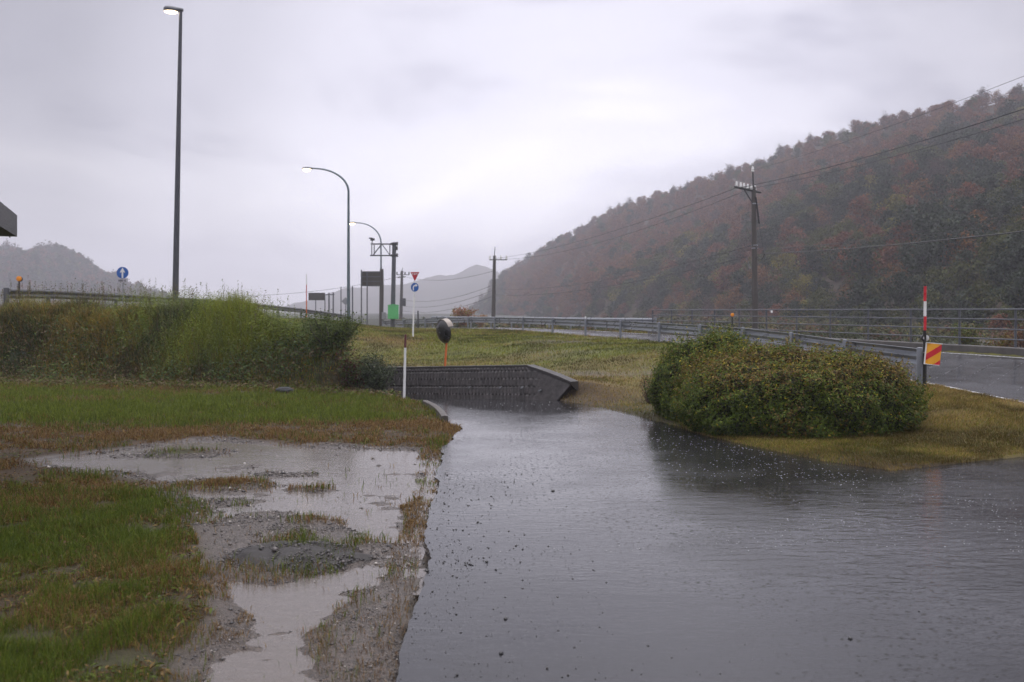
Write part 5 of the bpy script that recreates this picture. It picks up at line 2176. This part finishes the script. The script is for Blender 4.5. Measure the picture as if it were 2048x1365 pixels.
def mirror():
    d = 28.7
    k = .76
    foot = at(890, 737, d)
    root = thing("convex_mirror", "round convex traffic mirror seen from behind on an orange post", "traffic mirror", foot)
    c = at(885, 664, d)
    MB().tube([foot + Vector((0, 0, -.6)), foot, at(893, 684, d + .09)], [.031, .031, .029], 10).obj("post", M_ORANGE, root, True)
    M = Matrix.Rotation(rad(-20), 3, "Y") @ Matrix.Rotation(rad(-54), 3, "Z") @ Matrix.Rotation(rad(90 - 8), 3, "X")
    MB().lathe(c, [(a * k, b * k) for a, b in [(.44, -.10), (.455, -.085), (.45, -.04), (.36, .05), (.2, .10), (.06, .12)]], 28, M=M).obj("back_shell", M_BLACK, root, True)
    MB().lathe(c, [(a * k, b * k) for a, b in [(.30, -.155), (.40, -.12), (.445, -.101), (.44, -.0995)]], 28, M=M).obj("mirror_glass", mat("mirror_glass", (.8, .8, .8), .03, 1.0), root, True)
    # hood round the upper rim
    vs, fs = [], []
    n = 18
    for q in range(n + 1):
        a = rad(12 + 156 * q / n)
        for rr, zz in [(a_ * .76, b_ * .76) for a_, b_ in ((.462, -.02), (.475, -.24), (.485, -.24), (.472, -.02))]:
            # upright direction in the disc plane
            vs.append(c + M @ Vector((rr * math.cos(a), rr * math.sin(a), zz)))
    for q in range(n):
        for e in range(4):
            fs.append((q * 4 + e, q * 4 + (e + 1) % 4, q * 4 + 4 + (e + 1) % 4, q * 4 + 4 + e))
    MB().add(vs, fs).obj("hood", mat("pale_hood", (.26, .22, .185), .4, 0, .2, 4), root, True)
    mb = MB()
    mb.cyl(at(893, 684, d + .09), c + M @ Vector((0, 0, .1)), .026, .026, 8)
    mb.obj("bracket", M_DARK, root)


mirror()


# ------------------------------------------------------------------ utility poles and cables


def insulator(mb, p, s=1.0):
    mb.lathe(p, [(.02 * s, 0), (.05 * s, .02 * s), (.07 * s, .05 * s), (.045 * s, .09 * s), (.062 * s, .12 * s), (.04 * s, .17 * s), (.045 * s, .2 * s), (.015 * s, .23 * s)], 10)


def main_pole():
    d = 52
    b0, top = at(1512, 665, d), at(1507, 374, d)
    b0.z = -1.6
    root = thing("utility_pole", "concrete utility pole with white insulators on a one sided crossarm", "utility pole", b0)
    MB().tube([b0, b0.lerp(top, .5), top], [.185, .155, .118], 14).obj("pole", M_CPOLE, root, True)
    tip = at(1505.5, 341, d)
    MB().cyl(top - Vector((0, 0, .2)), tip, .045, .035, 8).obj("top_spike", M_DARK, root, True)
    mb = MB()
    insulator(mb, tip - Vector((0, 0, .1)), 1.3)
    mb.obj("insulator", M_PORC, root, True)
    A, B = at(1463, 378, d - .15), at(1519, 386.5, d + .5)
    A.y, B.y = d - .9, d + .3
    MB().tube([A, B], .055, 6).obj("crossarm", M_DARK, root)
    for u in (1467, 1476, 1483, 1491, 1499, 1507):
        f = (u - 1463) / 56
        p = A.lerp(B, f)
        mb = MB()
        insulator(mb, p + Vector((0, 0, .04)), 1.15)
        mb.obj("insulator", M_PORC, root, True)
    mb = MB()
    mb.cyl(A.lerp(B, .35), at(1507, 410, d), .03, .03, 6)
    mb.obj("arm_brace", M_DARK, root)
    mb = MB()
    for r in (497, 491, 408):
        mb.lathe(at(1509.5, r, d), [(.165, -.03), (.17, 0), (.165, .03)], 14)
    mb.obj("pole_band", M_GALV, root, True)
    mb = MB()
    mb.tube([at(1511.5, 395, d - .1), at(1518.5, 448, d - .2)], .05, 8)
    mb.obj("stay_guard", M_BLACK, root)
    g = thing("guy_wire", "thin slanting stay wire right of the concrete utility pole", "wire", at(1518, 446, d - .2))
    MB().tube([at(1518, 446, d - .2), at(1535, 560, d - 1.2), at(1550, 668, d - 2.5)], .012, 5).obj("wire", M_WIRE, g)
    mb = MB()
    mb.cyl(at(1543, 620, d - 2), at(1543.6, 626, d - 2.05), .05, .05, 8)
    mb.obj("clip", M_PORC, g)
    return A, B, tip, d


pA, pB, pTip, _d = main_pole()


def small_pole(label, u, vb, vt, d, arm_v, u0, u1, r, off=0):
    b0, top = at(u - 1.5, vb, d), at(u + 1, arm_v - 8, d)
    root = thing("utility_pole", label, "utility pole", b0, "far utility poles")
    MB().tube([b0 + Vector((0, 0, -1.5)), b0, top], [r, r, r * .68], 10).obj("pole", M_CPOLE, root, True)
    MB().cyl(top, at(u + 2, vt, d), .05, .03, 6).obj("top_spike", M_DARK, root)
    z = at(0, arm_v, d).z
    MB().tube([at(u0, arm_v, d), at(u1, arm_v, d)], .06, 6).obj("crossarm", M_DARK, root)
    for uu in np.linspace(u0 + 1, u1 - 1, 4):
        mb = MB()
        insulator(mb, at(uu, arm_v - .5, d), 2.0)
        mb.obj("insulator", M_PORC if u > 900 else M_DARK, root)
    return root


small_pole("far utility pole left of the wooded hill with a level crossarm", 988, 648, 494, 110, 520, 979, 1014, .24)
p2 = small_pole("farthest utility pole behind the green cabinet with crossarms", 803, 650, 536, 165, 550, 793, 819, .30)
MB().tube([at(795, 555.5, 165), at(811, 554, 165)], .09, 6).obj("crossarm", M_DARK, p2)
MB().box(at(806, 605, 165), (.9, .6, 1.3)).obj("transformer", M_DARK, p2)


def cable(label, pts, r, sag=0.0, n=24):
    P = [Vector(p) for p in pts]
    out = []
    for a, b in zip(P[:-1], P[1:]):
        for i in range(n):
            t = i / n
            q = a.lerp(b, t)
            q.z -= sag * 4 * t * (1 - t)
            out.append(q)
    out.append(P[-1])
    o = MB().tube(out, r, 5).obj("overhead_cable", M_WIRE)
    tag(o, label, "cable", "overhead cables")
    return o


# the next pole of the line stands out of the frame to the right; the cables end on it
def outside_pole():
    x, y = 16.9, 11.0
    root = thing("utility_pole", "near utility pole outside the frame to the right carrying the cables", "utility pole", (x, y, 0))
    MB().tube([(x, y, -.5), (x, y, 10.3)], [.19, .13], 12).obj("pole", M_CPOLE, root, True)
    MB().tube([(x - 1.3, y, 9.3), (x + .4, y, 9.3)], .055, 6).obj("crossarm", M_DARK, root)


outside_pole()
far_pole = at(989, 520, 110)
right = lambda u, v, d: at(u, v, d)


def through(a, u, v, d, ext):
    """straight on from a through the place seen at u, v"""
    b = at(u, v, d)
    a = Vector(a)
    return b + (b - a) * ext


cable("thin topmost cable crossing the sky at the upper right", [pTip, through(pTip, 2048, 122, 28.7, .75)], .007, .45)
cable("upper of the thick pair of cables running up to the right", [pA.lerp(pB, .15), through(pA.lerp(pB, .15), 2048, 181, 28.7, .75)], .016, .55)
cable("lower of the thick pair of cables running up to the right", [pA.lerp(pB, .4), through(pA.lerp(pB, .4), 2048, 198, 28.7, .75)], .012, .6)
lo = at(1512, 508, 52)
cable("thin cable above the thick lowest cable right of the concrete pole", [at(1512, 500, 52), through(at(1512, 500, 52), 2048, 421, 28.7, .75)], .010, .35)
cable("faint twisted cable between the thick pair and the lowest cables", [at(1512, 500, 52), through(at(1512, 500, 52), 2048, 390, 28.7, .75)], .010, .55)
cable("thick lowest cable running right from the concrete pole", [lo, at(1530, 507.5, 51.2), through(at(1530, 507.5, 51.2), 2048, 443, 28.7, .75)], .024, .30)
cable("top cable running left from the concrete pole crossarm", [pA.lerp(pB, .1), at(985, 518, 110)], .013, .6)
cable("second cable running left from the concrete pole crossarm", [pA.lerp(pB, .5), at(1010, 519, 110)], .013, .8)
cable("low thick cable running left from the concrete pole", [lo, at(1494, 514, 53.5), at(988, 590, 110)], .021, .7)
cable("low thin cable running left from the concrete pole", [at(1509, 490, 52), at(988, 578, 110)], .015, .8)
for i, (va, vb, w) in enumerate([(540, 552, "top"), (568, 600, "upper middle"), (578, 612, "lower middle"), (590, 622, "bottom")]):
    cable(f"{w} faint cable between the two far utility poles", [at(988, va + 2, 110), at(804, vb, 165)], .022, .9)
cable("faint cable from the farthest utility pole off to the left", [at(802, 553, 165), at(500, 592, 150), at(-100, 640, 150)], .025, .6)


# ------------------------------------------------------------------ small far things beyond the left embankment


def far_things():
    d = 110
    root = thing("road_sign", "small grey back of a far road sign on posts beyond the weeds", "road sign", at(640, 640, d))
    c0, c1 = at(617, 601, d), at(650, 586, d)
    MB().box(((c0.x + c1.x) / 2, d, (c0.z + c1.z) / 2), (c1.x - c0.x, .12, c1.z - c0.z)).obj("panel", M_BROWN, root, bevel=.02)
    for u in (631, 649.5):
        x = at(u, 0, d).x
        MB().cyl((x, d + .12, -1), (x, d + .12, c1.z - .1), .05, .05, 6).obj("leg", M_GREYP, root)
    g = thing("sign_gantry", "thin two post frame right of the far road sign", "sign frame", at(660, 640, d))
    for u, vt in ((658, 586), (666.5, 585)):
        x = at(u, 0, d).x
        MB().cyl((x, d, -1), (x, d, at(0, vt, d).z), .09, .08, 8).obj("post", M_GREYP, g)
    MB().tube([at(651, 590, d), at(669, 589.5, d)], .06, 6).obj("beam", M_GREYP, g)
    d = 90
    p = thing("sign_post", "thin grey pole left of the nearer curved lamp", "pole", at(682, 640, d))
    x = at(682, 0, d).x
    MB().cyl((x, d, -.6), (x, d, at(0, 574, d).z), .05, .045, 8).obj("pole", M_GREYP, p)
    p = thing("sign_post", "thin grey pole right of the nearer curved lamp", "pole", at(705, 640, d))
    x = at(705, 0, d).x
    MB().cyl((x, d, -.6), (x, d, at(0, 573, d).z), .07, .06, 8).obj("pole", M_GREYP, p)
    dm = thing("warning_sign", "grey back of a diamond sign beside the nearer curved lamp", "warning sign", at(691, 640, 80))
    c = at(691, 603, 80)
    MB().prism([(-.32, 0), (0, -.32), (.32, 0), (0, .32)], face(c), .02).obj("plate", M_GALV, dm)
    MB().cyl((c.x, 80.05, -.3), (c.x, 80.05, c.z + .2), .03, .03, 8).obj("post", M_GREYP, dm)
    d = 55
    sp = thing("snow_pole", "thin pale marker pole with a red band above the weeds", "marker post", at(613, 640, d))
    x = at(613, 0, d).x
    zz = lambda v: at(0, v, d).z
    MB().cyl((x, d, .6), (x, d, zz(600)), .03, .03, 8).obj("pole", M_ORANGE, sp)
    MB().cyl((x, d, zz(600)), (x, d, zz(570)), .028, .028, 8).obj("red_band", mat("faded_red", (.5, .16, .16), .5), sp)
    MB().cyl((x, d, zz(570)), (x, d, zz(548)), .028, .026, 8).obj("white_band", M_WHITE, sp)
    for u, vt, lab in ((828 + 8, 622, "short dark post behind the stop sign post"),):
        p = thing("marker_stub", lab, "post", at(u, 640, 75))
        x = at(u, 0, 75).x
        MB().cyl((x, 75, -.2), (x, 75, at(0, vt, 75).z), .06, .055, 8).obj("post", M_DARK, p)


far_things()


# ------------------------------------------------------------------ roof corner of the building at the left


def building():
    c = Vector((-8.40, 16.9, 0))
    e1 = Vector((.355, -.935, 0))
    e2 = Vector((-.935, -.355, 0))
    zt, zb = 3.82, 3.46
    root = thing("roof_building", "dark pebble finished corner of a flat building roof at the left edge", "building", c + e1 * 2 + e2 * 3)
    m = bpy.data.materials.new("pebble_render")
    m.use_nodes = True
    t = m.node_tree
    b = t.nodes["Principled BSDF"]
    tc = t.nodes.new("ShaderNodeTexCoord")
    vo = t.nodes.new("ShaderNodeTexVoronoi")
    vo.inputs["Scale"].default_value = 34
    t.links.new(tc.outputs["Object"], vo.inputs["Vector"])
    r = ramp(t, [(0.0, (.30, .28, .29)), (.28, (.09, .085, .09)), (.5, (.012, .011, .012))])
    t.links.new(vo.outputs["Distance"], r.inputs[0])
    t.links.new(r.outputs[0], b.inputs["Base Color"])
    b.inputs["Roughness"].default_value = .5
    bp = t.nodes.new("ShaderNodeBump")
    bp.invert = True
    bp.inputs["Distance"].default_value = .02
    t.links.new(vo.outputs["Distance"], bp.inputs["Height"])
    t.links.new(bp.outputs[0], b.inputs["Normal"])
    L1, L2 = 8.5, 7.0
    # a slightly uneven lower edge: subdivided slab
    mb = MB()
    n = 40
    vs, fs = [], []
    ring = [c + e1 * (L1 * i / n) for i in range(n + 1)] + [c + e1 * L1 + e2 * L2, c + e2 * L2]
    k = len(ring)
    vs = [Vector((p.x, p.y, zb + random.uniform(-.006, .004))) for p in ring] + [Vector((p.x, p.y, zt + random.uniform(-.004, .004))) for p in ring]
    fs = [tuple(range(k)), tuple(range(k, 2 * k))] + [(i, (i + 1) % k, k + (i + 1) % k, k + i) for i in range(k)]
    mb.add(vs, fs)
    mb.obj("roof_slab", m, root)
    wm = mat("rendered_wall", (.28, .27, .25), .7, 0, .3, 4, .3)
    a = c + e1 * 1.0 + e2 * 1.1
    mid = a + e1 * 3.1 + e2 * 2.6
    mb = MB()
    mb.box((mid.x, mid.y, (zb - .003 + .0) / 2 - .1), (6.2, 5.2, zb + .197), math.atan2(e1.y, e1.x))
    mb.obj("wall", wm, root)
    mb = MB()
    dp = c + e1 * .12 + e2 * .1
    mb.lathe(Vector((dp.x, dp.y, zb - .03)), [(.008, 0), (.012, .012), (.012, .035)], 8)
    mb.obj("drip_nozzle", M_BLACK, root)


building()


# ------------------------------------------------------------------ small plants and loose things


def shrub(name, label, p, w, h, n, pal, seed, size=.07, stems=9, group=None):
    r = np.random.default_rng(seed)
    root = thing(name, label, "shrub", p, group)
    mb = MB()
    P, N = [], []
    for i in range(stems):
        a = r.uniform(0, 6.28)
        tip = Vector(p) + Vector((math.cos(a) * w * .5 * r.uniform(.2, 1), math.sin(a) * w * .5 * r.uniform(.2, 1), h * r.uniform(.55, 1.0)))
        mid = Vector(p).lerp(tip, .55) + Vector((r.normal(0, .06), r.normal(0, .06), .06)) * w
        mb.tube([Vector(p) - Vector((0, 0, .1)), mid, tip], [.018 * w, .012 * w, .004 * w], 5)
        for k in range(n // stems):
            t = r.uniform(.2, 1.05)
            q = (Vector(p).lerp(mid, t / .55) if t < .55 else mid.lerp(tip, (t - .55) / .45)) + Vector(r.normal(0, .10 * w, 3)) * (1.15 - .5 * t)
            P.append(q)
            N.append(r.normal(0, .6, 3) + np.array([0, 0, .7]))
    mb.obj("stems", M_BARK, root)
    P = np.array(P)
    P[:, 2] = np.maximum(P[:, 2], p[2] - .05)
    c = mixc(pal[0], pal[1], np.clip(r.beta(1.3, 1.5, len(P)), 0, 1))
    if len(pal) > 2:
        c = np.where((r.uniform(0, 1, len(P)) < .35)[:, None], np.array(pal[2]), c)
    v, f, cc = leaves(P, np.array(N), r.uniform(.6, 1.3, len(P)) * size, c * r.uniform(.7, 1.2, len(P))[:, None], .5)
    o = np_mesh("foliage", v, f, M_LEAF, cc)
    o.parent = root
    o.matrix_parent_inverse = Matrix.Translation(-Vector(root.location))


def gz(u, d):
    x = (u - 1024) / F * d
    return (x, d, ground_at(x, d))


DG = ([.042, .066, .020], [.130, .160, .034])
shrub("wild_shrub", "dark green shrub at the right end of the weedy embankment", gz(664, 27.6), 1.7, 1.05, 6000, DG, 1, .075, 20)
shrub("wild_shrub", "dark shrub with deep red leaves at the embankment end", gz(712, 26.9), 1.3, 1.25, 3400, (*DG, [.080, .014, .020]), 2, .075, 18)
shrub("wild_shrub", "grey green shrub hanging over the wall's left end", gz(752, 26.4), 1.1, 1.1, 3400, ([.030, .046, .030], [.085, .10, .045]), 3, .075, 18)
shrub("dry_weed_clump", "dry reddish brown weeds left of the clipped bushes", gz(1300, 22.8), .65, .72, 900, ([.11, .055, .035], [.20, .12, .07]), 4, .035, 22)
shrub("autumn_shrub", "red leaved shrub beyond the guardrail left of the far pole", (at(925, 0, 90).x, 90, .9), 2.6, 1.45, 1500, ([.20, .06, .035], [.34, .15, .06], [.22, .18, .05]), 5, .22, 12)
shrub("autumn_shrub", "orange leaved shrub just left of the far pole foot", (at(962, 0, 96).x, 96, .7), 1.6, 1.15, 900, ([.26, .12, .04], [.36, .20, .06]), 6, .2, 10)
shrub("autumn_shrub", "yellow green sprig at the left of the red shrub", (at(901, 0, 92).x, 92, .8), 1.0, 1.2, 320, ([.20, .17, .05], [.30, .24, .07]), 7, .2, 7)
shrub("roadside_shrub", "leafy dark shrub behind the fence right of the red and white pole", (at(1945, 0, 35).x, 35.2, .75), 1.3, 1.0, 1500, (*DG, [.14, .12, .03]), 8, .085, 12)
shrub("roadside_shrub", "low yellow leaved shrub behind the fence near the right edge", (at(2005, 0, 32).x, 32.2, .8), .9, .62, 900, ([.07, .075, .02], [.20, .16, .03], [.16, .07, .03]), 9, .075, 10)
shrub("roadside_shrub", "reddish shrub behind the fence at the right edge", (at(2062, 0, 32).x, 32.6, .7), 1.3, 1.15, 1300, ([.10, .045, .028], [.15, .075, .04]), 10, .08, 12)
for i, (u, d) in enumerate([(1560, 42), (1610, 40), (1690, 37), (1760, 36), (1850, 33.5)]):
    pass
shrub("kerb_weed", "small dry orange weed growing against the kerb below the shrub", (at(1962, 0, 29.9).x - .1, 29.9, .93), .38, .16, 130, ([.20, .085, .04], [.28, .14, .06]), 12, .05, 8)
shrub("kerb_weed", "larger dry weed growing against the kerb at the right", (at(2006, 0, 28.9).x - .05, 28.9, .93), .5, .24, 240, ([.15, .08, .035], [.24, .16, .05]), 13, .05, 10)


def build_splashes():
    """little crowns of water where drops strike the standing film"""
    n = 11000
    Y = 9.0 * (24 / 9.0) ** R.uniform(0, 1, n)
    X = R.uniform(-1, 11, n)
    w = (X > x_left(Y) + .1) & ((Y < 13.3) | (X < x_right(np.clip(Y, 13.55, 24.9)) - .1)) & inview(X, Y, 60)
    w &= R.uniform(0, 1, n) < .25 + .75 * sstep(.4, .6, fbm(X, Y, 1.8, 801, 3)) * sstep(0, 4, X)
    Z = lane_z(Y) + .012
    m = 3000
    t = R.uniform(0, 1, m) ** 1.5
    k = (t * 60).astype(int)
    f = R.uniform(.02, .98, m)
    U = ROADL_D[k] * (1 - f)[:, None] + ROADR_D[k] * f[:, None]
    P = np.concatenate([np.stack([X[w], Y[w], Z[w]], 1), U + np.array([0, 0, .012])])
    n = len(P)
    S = R.uniform(.0022, .0072, n) * np.clip(P[:, 1] / 14, .7, 2.4)
    a = np.arange(6) * math.pi / 3
    v = np.empty((n, 18, 3))
    for j, (r_, h) in enumerate(((.8, -.1), (1.2, .30), (1.7, .50))):
        jit_ = R.uniform(.6, 1.4, (n, 6))
        v[:, j * 6:j * 6 + 6, 0] = P[:, 0:1] + S[:, None] * r_ * np.cos(a)
        v[:, j * 6:j * 6 + 6, 1] = P[:, 1:2] + S[:, None] * r_ * np.sin(a)
        v[:, j * 6:j * 6 + 6, 2] = P[:, 2:3] + S[:, None] * h * (jit_ if j == 2 else 1)
    q = np.array([(j * 6 + e, j * 6 + (e + 1) % 6, j * 6 + 6 + (e + 1) % 6, j * 6 + 6 + e) for j in range(2) for e in range(6)])
    fc_ = (np.arange(n)[:, None, None] * 18 + q[None]).reshape(-1, 4)
    stuff(np_mesh("rain_splashes", v.reshape(-1, 3), fc_, mat("splash_water", (.32, .32, .33), .12)))


build_splashes()


def small_things():
    # broken asphalt patch in the puddle
    x0, y0 = on0(585, 1112, .0)
    n, m = 90, 30
    vs = [(x0, y0, .045)]
    fs = []
    r = np.random.default_rng(3)
    for j in range(1, m + 1):
        for k in range(n):
            a = 2 * math.pi * k / n
            e = 1 + .28 * (float(fbm(np.array([math.cos(a) * 2 + 9]), np.array([math.sin(a) * 2 + 9]), .9, 701, 3)[0]) - .5) * 2
            f = j / m
            px, py = x0 + 0.68 * e * f * math.cos(a), y0 + .58 * e * f * math.sin(a)
            nz = float(fbm(np.array([px]), np.array([py]), .07, 703, 3)[0]) - .5
            nz2 = float(fbm(np.array([px]), np.array([py]), .18, 705, 2)[0]) - .5
            vs.append((px, py, .085 * (1 - f ** 2.2) - .05 * (j == m) + nz * .05 * (.3 + .7 * f) + nz2 * .06 - .012))
    for k in range(n):
        fs.append((0, 1 + k, 1 + (k + 1) % n))
    for j in range(m - 1):
        for k in range(n):
            a, b = 1 + j * n + k, 1 + j * n + (k + 1) % n
            fs.append((a, a + n, b + n, b))
    pm_ = wet_asphalt("old_asphalt", (.022, .019, .018), .55, .5)
    o = MB().add(vs, fs).obj("asphalt_patch", pm_, None, True)
    tag(o, "low lump of broken asphalt lying in the gravel between the puddles", "asphalt lump")
    # lump of dark stone on the lawn by the weeds
    x, y, z = gz(569, 26.3)
    bm = bmesh.new()
    bmesh.ops.create_icosphere(bm, subdivisions=3, radius=1)
    for v in bm.verts:
        k = 1 + .35 * (float(fbm(np.array([v.co.x * 1.7 + 5]), np.array([v.co.y * 1.7 + v.co.z + 5]), .8, 711, 3)[0]) - .5)
        v.co = Vector((v.co.x * .25 * k, v.co.y * .16 * k, v.co.z * .10 * k))
    me = bpy.data.meshes.new("dark_stone")
    bm.to_mesh(me)
    bm.free()
    me.materials.append(mat("dark_stone", (.018, .019, .022), .75, 0, .5, 14, .6))
    o = bpy.data.objects.new("dark_stone", me)
    COL.objects.link(o)
    o.location = (x, y, z + .05)
    tag(o, "dark grey stone lying on the lawn at the foot of the weeds", "stone")
    # curved concrete edging where the lawn meets the lane
    pts = [(852, 813), (866, 820), (878, 829), (886, 838), (891, 846)]
    vs, fs = [], []
    P = []
    for u, v in pts:
        d = 20.0
        for _ in range(30):
            z = float(lane_z(d))
            d = (EYE - z) * F / (v - HV)
        P.append(((u - 1024) / F * d, d, float(lane_z(d))))
    P = resample(P, .4)
    for p in P:
        for ox, h in ((-.09, -.1), (-.08, .13), (-.02, .145), (.05, .135), (.07, -.1)):
            vs.append((p[0] + ox, p[1], p[2] + h))
    for i in range(len(P) - 1):
        for e in range(5):
            fs.append((i * 5 + e, i * 5 + (e + 1) % 5, i * 5 + 5 + (e + 1) % 5, i * 5 + 5 + e))
    fs += [tuple(range(5)), tuple((len(P) - 1) * 5 + e for e in reversed(range(5)))]
    struct(MB().add(vs, fs).obj("kerb_edging", mat("mossy_kerb", (.06, .05, .042), .6, 0, .5, 6, .5), None, bevel=.01))


small_things()


# ------------------------------------------------------------------ rain haze


def build_haze():
    mb = MB()
    mb.box((0, 0, 55), (4400, 4400, 126))
    m = bpy.data.materials.new("rain_haze")
    m.use_nodes = True
    t = m.node_tree
    t.nodes.clear()
    out = t.nodes.new("ShaderNodeOutputMaterial")
    v = t.nodes.new("ShaderNodeVolumePrincipled")
    v.inputs["Color"].default_value = (.925, .92, 1.0, 1)
    v.inputs["Density"].default_value = .00074
    v.inputs["Anisotropy"].default_value = .45
    t.links.new(v.outputs[0], out.inputs["Volume"])
    stuff(mb.obj("haze", m))


build_haze()
